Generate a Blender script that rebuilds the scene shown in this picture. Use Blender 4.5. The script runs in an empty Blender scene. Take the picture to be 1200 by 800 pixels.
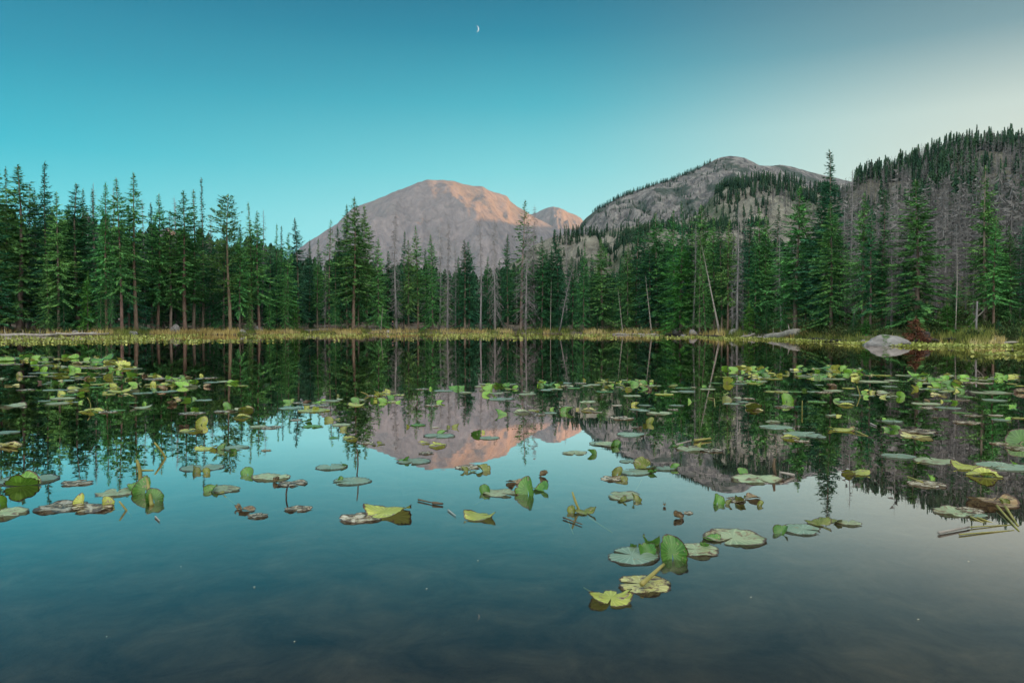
import bpy, bmesh, math, random
import numpy as np
from mathutils import Vector, Matrix, Euler, noise as mnoise

R = math.radians
sc = bpy.context.scene
COL = sc.collection

# ------------------------------------------------------------------ camera
CAM_H, FPX, PITCH = 1.35, 880.0, R(1.23)
cam_d = bpy.data.cameras.new('camera')
cam = bpy.data.objects.new('camera', cam_d)
COL.objects.link(cam)
cam.location = (0, 0, CAM_H)
cam.rotation_euler = (R(90) - PITCH, 0, 0)
cam_d.sensor_width = 36.0
cam_d.lens = FPX / 1200.0 * 36.0
cam_d.clip_start = 0.1
cam_d.clip_end = 40000
sc.camera = cam

# ------------------------------------------------------------------ view / render
sc.view_settings.view_transform = 'Standard'
sc.view_settings.look = 'None'
sc.view_settings.gamma = 1.0
sc.view_settings.exposure = 1.15
sc.view_settings.use_curve_mapping = False
sc.render.engine = 'CYCLES'
sc.cycles.use_denoising = True
try:
    sc.cycles.denoiser = 'OPENIMAGEDENOISE'
    sc.cycles.denoising_prefilter = 'ACCURATE'
except Exception:
    pass
sc.cycles.max_bounces = 6
sc.cycles.diffuse_bounces = 2
sc.cycles.glossy_bounces = 3
sc.cycles.transparent_max_bounces = 6
sc.cycles.volume_bounces = 1
sc.cycles.caustics_reflective = False
sc.cycles.caustics_refractive = False

# ------------------------------------------------------------------ sun and sky
SUN_AZ, SUN_EL = R(73), R(7)          # to the right of the view, low
sun_dir = Vector((math.sin(SUN_AZ) * math.cos(SUN_EL), math.cos(SUN_AZ) * math.cos(SUN_EL), math.sin(SUN_EL)))
sl = bpy.data.lights.new('sun', 'SUN')
sl.energy = 5.0
sl.angle = R(0.5)
sl.color = (1.0, 0.50, 0.17)
so = bpy.data.objects.new('sun', sl)
COL.objects.link(so)
so.rotation_euler = (-sun_dir).to_track_quat('-Z', 'Y').to_euler()
so.location = (300, 100, 300)


def s2l(c):
    return tuple(((v / 255.0) / 12.92 if v / 255.0 <= 0.04045 else ((v / 255.0 + 0.055) / 1.055) ** 2.4) for v in c)


world = bpy.data.worlds.new("World")
sc.world = world
world.use_nodes = True
wt = world.node_tree
for n in list(wt.nodes):
    wt.nodes.remove(n)


class NT:
    """small node-tree helper"""
    def __init__(self, t):
        self.t = t

    def n(self, typ, **kw):
        nd = self.t.nodes.new(typ)
        for k, v in kw.items():
            setattr(nd, k, v)
        return nd

    def l(self, a, b):
        self.t.links.new(a, b)

    def val(self, sock, v):
        if hasattr(v, 'is_linked'):
            self.l(v, sock)
        else:
            sock.default_value = v

    def math(self, op, a, b=0.0, clamp=False):
        m = self.n('ShaderNodeMath', operation=op, use_clamp=clamp)
        self.val(m.inputs[0], a)
        self.val(m.inputs[1], b)
        return m.outputs[0]

    def mix(self, f, a, b, blend='MIX'):
        m = self.n('ShaderNodeMix', data_type='RGBA', blend_type=blend)
        self.val(m.inputs[0], f)
        self.val(m.inputs[6], a if hasattr(a, 'is_linked') else (*a[:3], 1))
        self.val(m.inputs[7], b if hasattr(b, 'is_linked') else (*b[:3], 1))
        return m.outputs[2]

    def maprange(self, v, a, b, c=0.0, d=1.0, smooth=False):
        m = self.n('ShaderNodeMapRange')
        if smooth:
            m.interpolation_type = 'SMOOTHSTEP'
        self.val(m.inputs[0], v)
        for i, x in enumerate((a, b, c, d)):
            m.inputs[i + 1].default_value = x
        return m.outputs[0]

    def ramp(self, v, stops, interp='LINEAR'):
        m = self.n('ShaderNodeValToRGB')
        m.color_ramp.interpolation = interp
        el = m.color_ramp.elements
        while len(el) < len(stops):
            el.new(0.5)
        for e, (p, c) in zip(el, stops):
            e.position = p
            e.color = (*c[:3], 1)
        self.l(v, m.inputs[0])
        return m.outputs[0]

    def noise(self, scale, detail=4.0, rough=0.55, vec=None, dist=0.0):
        m = self.n('ShaderNodeTexNoise')
        m.inputs['Scale'].default_value = scale
        m.inputs['Detail'].default_value = detail
        m.inputs['Roughness'].default_value = rough
        m.inputs['Distortion'].default_value = dist
        if vec is not None:
            self.l(vec, m.inputs['Vector'])
        return m.outputs[0]


W = NT(wt)
wout = W.n('ShaderNodeOutputWorld')
bg = W.n('ShaderNodeBackground')
sky = W.n('ShaderNodeTexSky', sky_type='NISHITA')
sky.sun_disc = False
sky.sun_elevation = SUN_EL
sky.sun_rotation = SUN_AZ
sky.altitude = 2950
sky.air_density = 1.0
sky.dust_density = 0.6
sky.ozone_density = 2.0
# evening grading of the physical sky: teal towards the left, warm cream towards the sun
tc = W.n('ShaderNodeTexCoord')
nrm = W.n('ShaderNodeVectorMath', operation='NORMALIZE')
W.l(tc.outputs['Generated'], nrm.inputs[0])
sep = W.n('ShaderNodeSeparateXYZ')
W.l(nrm.outputs[0], sep.inputs[0])
el = W.math('ABSOLUTE', sep.outputs[2])
hyp = W.math('SQRT', W.math('ADD', W.math('MULTIPLY', sep.outputs[0], sep.outputs[0]), W.math('MULTIPLY', sep.outputs[1], sep.outputs[1])))
az = W.math('DIVIDE', sep.outputs[0], W.math('MAXIMUM', hyp, 0.001))      # -1 left .. +1 right
SKY_L = [(0.0, (130, 228, 236)), (0.12, (80, 212, 226)), (0.20, (0, 182, 206)), (0.30, (0, 142, 174)), (0.42, (0, 102, 140)), (0.60, (10, 92, 128)), (1.0, (40, 100, 130))]
SKY_C = [(0.0, (190, 240, 243)), (0.12, (168, 232, 238)), (0.20, (122, 211, 223)), (0.28, (68, 177, 198)), (0.36, (22, 134, 164)), (0.42, (6, 106, 140)), (0.60, (26, 94, 126)), (1.0, (55, 105, 132))]
SKY_R = [(0.0, (238, 224, 204)), (0.14, (226, 226, 212)), (0.24, (206, 217, 210)), (0.32, (126, 156, 164)), (0.42, (70, 104, 120)), (0.60, (60, 104, 128)), (1.0, (60, 105, 130))]


def lin(st):
    return [(p, s2l(c)) for p, c in st]


cL, cC, cR = W.ramp(el, lin(SKY_L)), W.ramp(el, lin(SKY_C)), W.ramp(el, lin(SKY_R))
c1 = W.mix(W.maprange(az, -0.62, 0.0, 0, 1), cL, cC)
c2 = W.mix(W.maprange(az, 0.0, 0.62, 0, 1, True), c1, cR)
grad = W.n('ShaderNodeVectorMath', operation='SCALE')
W.l(W.mix(1.0, c2, (1.0, 0.985, 0.92), 'MULTIPLY'), grad.inputs[0])
grad.inputs[3].default_value = 4.8
skc = W.mix(0.95, sky.outputs[0], grad.outputs[0])
# added fill light: unseen sky overhead and behind the camera brightened for the trees
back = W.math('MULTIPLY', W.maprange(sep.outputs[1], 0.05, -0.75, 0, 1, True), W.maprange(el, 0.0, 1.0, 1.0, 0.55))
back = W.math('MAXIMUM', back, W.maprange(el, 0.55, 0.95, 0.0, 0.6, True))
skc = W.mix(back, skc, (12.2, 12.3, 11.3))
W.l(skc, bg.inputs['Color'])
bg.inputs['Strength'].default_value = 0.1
W.l(bg.outputs[0], wout.inputs['Surface'])


# ------------------------------------------------------------------ geometry helpers
def ray(px, py):
    """pixel of the 1200x800 photograph -> (azimuth, tan of elevation)"""
    x, y, f = (px - 600) / FPX, (400 - py) / FPX, 1.0
    c, s = math.cos(PITCH), math.sin(PITCH)
    wy, wz = f * c + y * s, -f * s + y * c
    return math.atan2(x, wy), wz / math.hypot(x, wy)


def on_water(px, py, z=0.0):
    th, t = ray(px, py)
    r = (z - CAM_H) / t
    return r * math.sin(th), r * math.cos(th), r


def interp(x, xs, ys):
    return float(np.interp(x, xs, ys))


def link(o, parent=None):
    COL.objects.link(o)
    if parent is not None:
        o.parent = parent
    return o


def tag(o, label=None, cat=None, group=None, kind=None):
    for k, v in (('label', label), ('category', cat), ('group', group), ('kind', kind)):
        if v:
            o[k] = v
    return o


class MB:
    def __init__(self):
        self.v, self.f = [], []

    def add(self, vs, fs):
        b = len(self.v)
        self.v.extend(vs)
        self.f.extend(tuple(i + b for i in f) for f in fs)

    def diamond(self, p, u, v, l, w):
        b = len(self.v)
        m = p + u * (l * 0.45)
        self.v.extend((p, m + v * (w / 2), p + u * l, m - v * (w / 2)))
        self.f.append((b, b + 1, b + 2, b + 3))

    def tri(self, a, b_, c):
        b = len(self.v)
        self.v.extend((a, b_, c))
        self.f.append((b, b + 1, b + 2))

    def tube(self, pts, rad, n=6, cap=True):
        """tapered tube along points with a radius for each"""
        b = len(self.v)
        up0 = Vector((0, 0, 1))
        for i, p in enumerate(pts):
            p = Vector(p)
            d = Vector(pts[min(i + 1, len(pts) - 1)]) - Vector(pts[max(i - 1, 0)])
            d.normalize()
            a = d.cross(up0 if abs(d.z) < 0.95 else Vector((1, 0, 0)))
            a.normalize()
            c = d.cross(a)
            for k in range(n):
                an = 2 * math.pi * k / n
                self.v.append(p + (a * math.cos(an) + c * math.sin(an)) * rad[i])
        for i in range(len(pts) - 1):
            for k in range(n):
                k2 = (k + 1) % n
                self.f.append((b + i * n + k, b + i * n + k2, b + (i + 1) * n + k2, b + (i + 1) * n + k))
        if cap:
            self.f.append(tuple(b + (len(pts) - 1) * n + k for k in range(n)))
            self.f.append(tuple(b + k for k in reversed(range(n))))

    def mesh(self, name, mat=None, smooth=False):
        me = bpy.data.meshes.new(name)
        me.from_pydata([tuple(p) for p in self.v], [], self.f)
        if mat:
            me.materials.append(mat)
        if smooth:
            me.polygons.foreach_set('use_smooth', [True] * len(me.polygons))
        me.update()
        return me

    def build(self, name, mat=None, parent=None, smooth=False):
        return link(bpy.data.objects.new(name, self.mesh(name, mat, smooth)), parent)


def grid_obj(name, P, nu, nv, mat, smooth=True, wrap=False):
    """P: flat list of nu*nv points, v fastest"""
    f = []
    for i in range(nu - 1 if not wrap else nu):
        i2 = (i + 1) % nu
        for j in range(nv - 1):
            f.append((i * nv + j, i2 * nv + j, i2 * nv + j + 1, i * nv + j + 1))
    me = bpy.data.meshes.new(name)
    me.from_pydata(P, [], f)
    me.materials.append(mat)
    if smooth:
        me.polygons.foreach_set('use_smooth', [True] * len(me.polygons))
    me.update()
    return link(bpy.data.objects.new(name, me))


def fbm(x, y, z=0.0, o=4, lac=2.1, h=0.9):
    return mnoise.fractal(Vector((x, y, z)), h, lac, o)


# ------------------------------------------------------------------ materials
def new_mat(name):
    m = bpy.data.materials.new(name)
    m.use_nodes = True
    t = m.node_tree
    for n in list(t.nodes):
        t.nodes.remove(n)
    T = NT(t)
    out = T.n('ShaderNodeOutputMaterial')
    return m, T, out


def surf_mat(name, cols, scale=1.0, detail=5, rough=0.9, bump=0.0, bscale=None, island=0.0, objrand=0.0, spec=0.3, stretch=None, coord='Object', trans=0.0, dist=0.0, bdist=0.05):
    """procedural surface: colour ramp over noise, optional variation per island and per object"""
    m, T, out = new_mat(name)
    b = T.n('ShaderNodeBsdfPrincipled')
    tcn = T.n('ShaderNodeTexCoord')
    vec = tcn.outputs[coord]
    if stretch:
        mp = T.n('ShaderNodeMapping')
        mp.inputs['Scale'].default_value = stretch
        T.l(vec, mp.inputs['Vector'])
        vec = mp.outputs[0]
    nz = T.noise(scale, detail, 0.6, vec, dist)
    n = len(cols)
    col = T.ramp(nz, [(0.3 + 0.4 * i / max(1, n - 1), c) for i, c in enumerate(cols)])
    if island or objrand:
        hs = T.n('ShaderNodeHueSaturation')
        T.l(col, hs.inputs['Color'])
        v = None
        if island:
            g = T.n('ShaderNodeNewGeometry')
            v = T.maprange(g.outputs['Random Per Island'], 0, 1, 1 - island, 1 + island)
        if objrand:
            oi = T.n('ShaderNodeObjectInfo')
            v2 = T.maprange(oi.outputs['Random'], 0, 1, 1 - objrand, 1 + objrand)
            v = v2 if v is None else T.math('MULTIPLY', v, v2)
            wn = T.n('ShaderNodeTexWhiteNoise', noise_dimensions='1D')
            T.l(oi.outputs['Random'], wn.inputs['W'])
            T.l(T.maprange(wn.outputs['Value'], 0, 1, 0.5 - objrand * 0.09, 0.5 + objrand * 0.09), hs.inputs['Hue'])
        T.l(v, hs.inputs['Value'])
        col = hs.outputs[0]
    T.l(col, b.inputs['Base Color'])
    b.inputs['Roughness'].default_value = rough
    b.inputs['Specular IOR Level'].default_value = spec
    if bump:
        bn = T.n('ShaderNodeBump')
        bn.inputs['Strength'].default_value = bump
        bn.inputs['Distance'].default_value = bdist
        T.l(T.noise(bscale or scale * 3, 6, 0.65, vec), bn.inputs['Height'])
        T.l(bn.outputs[0], b.inputs['Normal'])
    sh = b.outputs[0]
    if trans:
        tr = T.n('ShaderNodeBsdfTranslucent')
        T.l(col, tr.inputs['Color'])
        mx = T.n('ShaderNodeMixShader')
        mx.inputs[0].default_value = trans
        T.l(sh, mx.inputs[1])
        T.l(tr.outputs[0], mx.inputs[2])
        sh = mx.outputs[0]
    T.l(sh, out.inputs['Surface'])
    return m


def hill_mat(name, rock, rock2, green, gfac, scale, bump=1.0, lo=0.62, bdist=6.0):
    m, T, out = new_mat(name)
    b = T.n('ShaderNodeBsdfPrincipled')
    g = T.n('ShaderNodeNewGeometry')
    pos = g.outputs['Position']
    n1 = T.noise(scale, 8, 0.62, pos, 0.3)
    mp = T.n('ShaderNodeMapping')
    mp.inputs['Scale'].default_value = (1, 1, 0.25)
    T.l(pos, mp.inputs['Vector'])
    n2 = T.noise(scale * 4.5, 8, 0.68, mp.outputs[0], 0.6)
    col = T.mix(T.maprange(n2, 0.36, 0.66), rock, rock2)
    dk = T.maprange(T.noise(scale * 11, 6, 0.7, mp.outputs[0]), 0.3, 0.7, lo, 2.0 - lo - 0.13)
    col = T.mix(1.0, col, (1, 1, 1), 'MULTIPLY')
    sc_ = T.n('ShaderNodeVectorMath', operation='SCALE')
    T.l(col, sc_.inputs[0])
    T.l(dk, sc_.inputs[3])
    col = T.mix(T.math('MULTIPLY', T.maprange(n1, 0.5, 0.6, 0, 1, True), gfac), sc_.outputs[0], green)
    T.l(col, b.inputs['Base Color'])
    b.inputs['Roughness'].default_value = 0.95
    b.inputs['Specular IOR Level'].default_value = 0.1
    bn = T.n('ShaderNodeBump')
    bn.inputs['Strength'].default_value = bump
    bn.inputs['Distance'].default_value = bdist * 1.4
    T.l(n2, bn.inputs['Height'])
    T.l(bn.outputs[0], b.inputs['Normal'])
    T.l(b.outputs[0], out.inputs['Surface'])
    return m


# water: Fresnel mirror over clear, tea-coloured depth
def water_mat():
    m, T, out = new_mat('lake_water')
    g = T.n('ShaderNodeNewGeometry')
    bump = T.n('ShaderNodeBump')
    bump.inputs['Strength'].default_value = 0.35
    bump.inputs['Distance'].default_value = 0.0014
    mp = T.n('ShaderNodeMapping')
    mp.inputs['Scale'].default_value = (0.7, 1.6, 1)
    T.l(g.outputs['Position'], mp.inputs['Vector'])
    T.l(T.noise(1.3, 3, 0.5, mp.outputs[0]), bump.inputs['Height'])
    fr = T.n('ShaderNodeFresnel')
    fr.inputs['IOR'].default_value = 1.333
    T.l(bump.outputs[0], fr.inputs['Normal'])
    fac = T.math('MINIMUM', T.math('MULTIPLY', T.math('POWER', fr.outputs[0], 1.3), 3.1), 0.97)
    gl = T.n('ShaderNodeBsdfGlossy')
    gl.inputs['Roughness'].default_value = 0.0
    gl.inputs['Color'].default_value = (0.97, 0.89, 0.86, 1)
    T.l(bump.outputs[0], gl.inputs['Normal'])
    tr = T.n('ShaderNodeBsdfTransparent')
    tr.inputs['Color'].default_value = (0.72, 0.74, 0.70, 1)
    mx = T.n('ShaderNodeMixShader')
    T.l(fac, mx.inputs[0])
    T.l(tr.outputs[0], mx.inputs[1])
    T.l(gl.outputs[0], mx.inputs[2])
    T.l(mx.outputs[0], out.inputs['Surface'])
    return m


M = {}
M['water'] = water_mat()
M['peak'] = hill_mat('alpine_rock', (0.165, 0.148, 0.162), (0.258, 0.218, 0.222), (0.15, 0.145, 0.145), 0.3, 0.0035, 0.7, lo=0.82, bdist=20)
M['ridge'] = hill_mat('ridge_granite', (0.085, 0.082, 0.09), (0.33, 0.31, 0.30), (0.04, 0.065, 0.05), 0.8, 0.009, 1.0, bdist=12)
M['outcrop'] = hill_mat('outcrop_granite', (0.15, 0.145, 0.13), (0.33, 0.315, 0.265), (0.05, 0.085, 0.045), 0.8, 0.02, 1.0, bdist=5)
M['slope'] = hill_mat('brushy_slope', (0.09, 0.09, 0.07), (0.21, 0.195, 0.16), (0.045, 0.065, 0.04), 0.9, 0.02, 1.0, bdist=4)
M['needles'] = surf_mat('spruce_needles', [(0.036, 0.130, 0.046), (0.092, 0.255, 0.072), (0.190, 0.380, 0.098)], scale=0.35, detail=3, rough=0.75, island=0.6, objrand=0.28, spec=0.25, trans=0.15)
M['needles_dark'] = surf_mat('fir_needles', [(0.018, 0.092, 0.052), (0.042, 0.165, 0.072), (0.085, 0.250, 0.090)], scale=0.35, detail=3, rough=0.75, island=0.6, objrand=0.28, spec=0.25, trans=0.12)
M['needles_bright'] = surf_mat('pine_needles', [(0.045, 0.16, 0.035), (0.085, 0.25, 0.045), (0.13, 0.31, 0.055)], scale=0.4, detail=3, rough=0.7, island=0.45, objrand=0.2, spec=0.25, trans=0.2)
M['needles_rust'] = surf_mat('dead_rust_needles', [(0.09, 0.036, 0.024), (0.17, 0.072, 0.045), (0.25, 0.12, 0.075)], scale=1.0, rough=0.9, island=0.4, spec=0.1)
M['bark'] = surf_mat('grey_brown_bark', [(0.10, 0.08, 0.07), (0.20, 0.155, 0.13), (0.33, 0.27, 0.23)], scale=3.0, detail=6, rough=0.95, bump=0.8, bscale=8, objrand=0.3, spec=0.15, stretch=(1, 1, 0.25))
M['bark_warm'] = surf_mat('warm_pine_bark', [(0.12, 0.085, 0.065), (0.23, 0.16, 0.125), (0.32, 0.235, 0.185)], scale=3.0, detail=6, rough=0.95, bump=0.8, bscale=8, objrand=0.25, spec=0.15, stretch=(1, 1, 0.25))
M['dead'] = surf_mat('weathered_dead_wood', [(0.15, 0.14, 0.145), (0.25, 0.235, 0.24), (0.37, 0.345, 0.345)], scale=2.0, detail=5, rough=0.95, island=0.25, objrand=0.25, spec=0.1, stretch=(1, 1, 0.3))
M['pale_wood'] = surf_mat('bleached_log_wood', [(0.22, 0.19, 0.17), (0.38, 0.34, 0.31), (0.52, 0.48, 0.44)], scale=2.5, detail=6, rough=0.9, bump=0.6, bscale=9, spec=0.15, stretch=(0.3, 2, 2))
M['dark_wood'] = surf_mat('wet_dark_wood', [(0.02, 0.018, 0.017), (0.045, 0.037, 0.034), (0.08, 0.066, 0.06)], scale=3, rough=0.8, bump=0.7, bscale=10, spec=0.3)
M['granite'] = surf_mat('shore_granite', [(0.13, 0.12, 0.12), (0.27, 0.255, 0.255), (0.42, 0.40, 0.40)], scale=1.6, detail=8, rough=0.9, bump=0.9, bscale=5, spec=0.2, objrand=0.25)
M['moss'] = surf_mat('boulder_moss', [(0.05, 0.08, 0.035), (0.10, 0.15, 0.07), (0.24, 0.28, 0.20)], scale=3, rough=1, bump=0.6, bscale=12, spec=0.1)


def ground_mat():
    m, T, out = new_mat('forest_floor')
    b = T.n('ShaderNodeBsdfPrincipled')
    g = T.n('ShaderNodeNewGeometry')
    pos = g.outputs['Position']
    sp = T.n('ShaderNodeSeparateXYZ')
    T.l(pos, sp.inputs[0])
    duff = T.ramp(T.noise(0.35, 7, 0.65, pos), [(0.3, (0.05, 0.040, 0.032)), (0.5, (0.13, 0.105, 0.085)), (0.68, (0.22, 0.19, 0.16))])
    brush = T.ramp(T.noise(0.8, 6, 0.6, pos), [(0.35, (0.035, 0.055, 0.025)), (0.55, (0.09, 0.11, 0.045)), (0.7, (0.20, 0.16, 0.07))])
    side = T.maprange(T.math('ADD', sp.outputs[0], T.math('MULTIPLY', T.noise(0.1, 3, 0.5, pos), 14.0)), 24.0, 36.0)
    land = T.mix(side, duff, brush)
    bed = T.ramp(T.noise(1.5, 7, 0.66, pos, 0.4), [(0.34, (0.030, 0.027, 0.022)), (0.5, (0.080, 0.066, 0.050)), (0.62, (0.125, 0.100, 0.073)), (0.75, (0.19, 0.15, 0.105))])
    col = T.mix(T.maprange(sp.outputs[2], -0.08, 0.06), bed, land)
    T.l(col, b.inputs['Base Color'])
    b.inputs['Roughness'].default_value = 1.0
    b.inputs['Specular IOR Level'].default_value = 0.1
    bn = T.n('ShaderNodeBump')
    bn.inputs['Strength'].default_value = 0.8
    bn.inputs['Distance'].default_value = 0.12
    T.l(T.noise(2.2, 7, 0.65, pos), bn.inputs['Height'])
    T.l(bn.outputs[0], b.inputs['Normal'])
    T.l(b.outputs[0], out.inputs['Surface'])
    return m


M['ground'] = ground_mat()

# ------------------------------------------------------------------ shoreline and ground
SH_PX = [-500, -200, 0, 150, 300, 450, 600, 700, 800, 880, 950, 1043, 1120, 1200, 1400]
SH_PY = [398, 396, 394, 393, 391.7, 390.7, 390.7, 391.7, 393.7, 396, 399, 403, 404, 405, 412]
_sh = [(ray(px, py)[0], on_water(px, py)[2]) for px, py in zip(SH_PX, SH_PY)]
SH_TH = [-math.pi, -2.3, -1.75, -1.3] + [a for a, _ in _sh] + [1.2, 1.6, 2.1, math.pi]
SH_R = [2.6, 4.0, 30, 62] + [b for _, b in _sh] + [26, 16, 4.5, 2.6]


def shore_r(th):
    base = interp(th, SH_TH, SH_R)
    return base * (1 + 0.018 * math.sin(th * 41) + 0.012 * math.sin(th * 97 + 1.3))


def ground_z(x, y, rough=True):
    th, r = math.atan2(x, y), math.hypot(x, y)
    d = r - shore_r(th)
    if d < 0:
        z = -1.6 * (1 - math.exp(d / 7.0)) - 0.05
        if r < 14:
            z = max(z, -0.55 - 0.05 * r) if d < -2 else z
        if rough:
            z += 0.10 * fbm(x * 0.35, y * 0.35, 3.3) * min(1, -d)
        return z
    sl_ = interp(th, [-0.5, 0.1, 0.3, 0.45], [0.055, 0.035, 0.06, 0.13])
    lim = interp(th, [-0.5, 0.2, 0.4], [30, 40, 110])
    z = 0.28 * (1 - math.exp(-d / 1.2)) + sl_ * min(d, lim) + 0.008 * max(0, min(d, 700) - lim)
    if rough:
        z += 0.16 * fbm(x * 0.22, y * 0.22, 1.0) * min(1.0, d / 5) + 0.9 * fbm(x * 0.03, y * 0.03, 7.0) * min(1.0, d / 40)
    return z


ths = np.unique(np.concatenate([np.linspace(-math.pi, -0.9, 50), np.linspace(-0.9, 0.95, 330), np.linspace(0.95, math.pi, 50)]))
NR = 120
P = []
for th in ths:
    rs = shore_r(th)
    fr = np.concatenate([np.linspace(0.0, 0.92, 34)[1:], np.linspace(0.93, 1.0, 14), 1 + np.linspace(0.001, 1, 60) ** 1.6 * 60 / rs, 1 + 60 / rs + (np.geomspace(1, 9800 / rs, 20) - 0.9)])
    for q in fr[:NR]:
        r = q * rs
        x, y = r * math.sin(th), r * math.cos(th)
        P.append((x, y, ground_z(x, y)))
ncol = len(P) // len(ths)
gob = grid_obj('ground', P, len(ths), ncol, M['ground'])
tag(gob, 'forest floor and lake bed of duff, brush and mud', 'ground', kind='structure')
# water sheet
P = []
for th in ths:
    rs = shore_r(th) + 1.5
    for q in (0.0, 0.1, 0.25, 0.5, 0.75, 1.0):
        P.append((q * rs * math.sin(th), q * rs * math.cos(th), 0.0))
wob = grid_obj('lake_water', P, len(ths), 6, M['water'])
tag(wob, 'still dark lake mirroring the sky and trees', 'lake', kind='structure')


# ------------------------------------------------------------------ mountains and hills
class Hill:
    """ridge whose crest runs through (azimuth, distance, height) points, falling towards the lake"""
    def __init__(self, crest, foot, prof=1.0, amp=0.0, nsc=0.01, seed=0.0, ridged=0.0, footz=4.0, crest_amp=0.3, base_r=None, planes=None, gully=0.0, gfreq=60.0):
        self.base_r, self.planes, self.gully, self.gfreq = base_r, planes, gully, gfreq
        self.th = [ray(px, py)[0] for px, py, r in crest]
        self.te = [ray(px, py)[1] for px, py, r in crest]
        self.r = [r for _, _, r in crest]
        self.foot, self.prof, self.amp, self.nsc, self.seed, self.ridged, self.footz, self.ca = foot, prof, amp, nsc, seed, ridged, footz, crest_amp

    def crest(self, th):
        r = interp(th, self.th, self.r)
        return r, CAM_H + r * interp(th, self.th, self.te)

    def pt(self, th, u):
        rc, zc = self.crest(th)
        foot = interp(th, self.foot[0], self.foot[1]) if isinstance(self.foot, tuple) else self.foot
        pr = self.prof(th, u) if callable(self.prof) else u ** self.prof
        if u <= 1 and self.base_r:
            # a gentler upper face meeting a steep lower wall
            sa, sb, rf = self.planes
            r = rf - 400 + (rc - rf + 400) * u
            za = zc - sa * (rc - r)
            rfl = rf + self.gully * fbm(th * self.gfreq, r * 0.0012, self.seed, 4)
            zb = sb * (r - rfl)
            k = 25.0
            hh = max(0.0, min(1.0, 0.5 + 0.5 * (zb - za) / k))
            z = max(self.footz - 30, zb + (za - zb) * hh - k * hh * (1 - hh))
        elif u <= 1:
            r = foot + (rc - foot) * u
            z = self.footz + (zc - self.footz) * pr
        else:
            r = rc + (rc - foot) * (u - 1) * 1.2
            z = zc - (zc - self.footz) * (u - 1) * 1.1
        x, y = r * math.sin(th), r * math.cos(th)
        n = fbm(x * self.nsc, y * self.nsc, z * self.nsc * 0.6 + self.seed, 6, 2.1, 0.75)
        if self.ridged:
            n += self.ridged * (0.5 - abs(fbm(x * self.nsc * 0.5 + 5, y * self.nsc * 0.15, self.seed + 9, 4)))
        fade = math.sin(min(1.0, u) * math.pi) if u < 0.5 else (1 - (1 - self.ca) * max(0.0, (u - 0.5) * 2) ** 3 if u <= 1 else self.ca)
        return Vector((x, y, z + n * self.amp * fade))

    def build(self, name, mat, nth=240, nu=90, back=0.5):
        a, b = self.th[0], self.th[-1]
        P = []
        us = list(np.linspace(0, 1, nu)) + list(np.linspace(1, 1 + back, 12)[1:])
        for th in np.linspace(a, b, nth):
            for u in us:
                P.append(tuple(self.pt(th, u)))
        return grid_obj(name, P, nth, len(us), mat)


# big far peak: left face in shade, right shoulder catching the last sun
pk = Hill([(60, 372, 6400), (160, 352, 6200), (250, 338, 6000), (320, 318, 5800), (360, 284, 5500), (395, 263, 5300), (413, 245, 5200), (440, 234, 5120), (470, 222, 5040), (495, 212, 5000), (504, 210.3, 5040), (517, 211.5, 5110), (530, 213, 5190), (550, 217.8, 5320), (560, 219.2, 5390), (566, 219.4, 5430), (572, 222.8, 5470), (585, 226.5, 5550), (592, 229, 5590), (595, 230.5, 5600), (598, 236, 5620), (606, 243, 5670), (640, 262, 5800), (680, 285, 5900), (760, 330, 6000), (860, 370, 6000)],
          3500, amp=48, nsc=0.0055, seed=2.0, ridged=1.0, footz=0, crest_amp=0.15, base_r=5000, planes=(0.5, 0.98, 4030), gully=30, gfreq=40)
tag(pk.build('mountain_peak', M['peak'], 420, 170), 'broad bare peak with its right shoulder sunlit orange', 'mountain', kind='structure')
pk2 = Hill([(520, 330, 7600), (575, 285, 7500), (606, 262, 7400), (622, 251, 7300), (638, 245, 7150), (648, 242.5, 7000), (660, 246, 7080), (672, 251, 7250), (681, 256, 7400), (692, 275, 7500), (720, 310, 7600), (800, 360, 7600)],
           5600, amp=85, nsc=0.0042, seed=7.0, ridged=2.2, footz=0, crest_amp=0.10, base_r=7000, planes=(0.55, 1.0, 5700), gully=120, gfreq=60)
tag(pk2.build('far_mountain', M['peak'], 260, 110), 'smaller distant peak streaked with orange light', 'mountain', kind='structure')
lr = Hill([(-150, 330, 2600), (0, 310, 2600), (120, 290, 2600), (165, 290, 2600), (186, 272, 2600), (196, 266, 2600), (205, 272, 2600), (222, 298, 2600), (240, 293, 2600), (256, 287, 2600), (275, 292, 2600), (300, 291, 2600), (330, 312, 2600), (400, 345, 2600), (470, 372, 2600)],
          1500, amp=12, nsc=0.006, seed=4.0, ridged=1.0, footz=0, crest_amp=0.2)
tag(lr.build('low_ridge', M['peak'], 160, 50), 'low sunlit ridge peeping between the left hand trees', 'mountain', kind='structure')
gr = Hill([(600, 345, 2300), (640, 318, 2250), (664, 292, 2220), (675, 275, 2200), (681, 262, 2200), (688, 255, 2200), (700, 246, 2200), (715, 237, 2210), (735, 227, 2230), (760, 219, 2260), (790, 209, 2330), (815, 199, 2400), (832, 191, 2450), (838, 187, 2470), (846, 184, 2480), (856, 183.5, 2500), (864, 184, 2500), (873, 185.5, 2510), (882, 190, 2520), (890, 194, 2540), (903, 195, 2560), (914, 193, 2580), (925, 195, 2620), (950, 202, 2700), (980, 209, 2800), (1000, 214, 2850), (1040, 225, 2900), (1200, 262, 3000), (1400, 300, 3000)],
          1150, amp=36, nsc=0.010, seed=1.0, ridged=1.6, footz=0, crest_amp=0.06, prof=lambda th, u: 0.9 * u ** 1.0 + 0.1 * u ** 5)
tag(gr.build('rocky_mountain', M['ridge'], 420, 190), 'grey rocky mountain with a blunt summit and wooded left slope', 'mountain', kind='structure')
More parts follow.
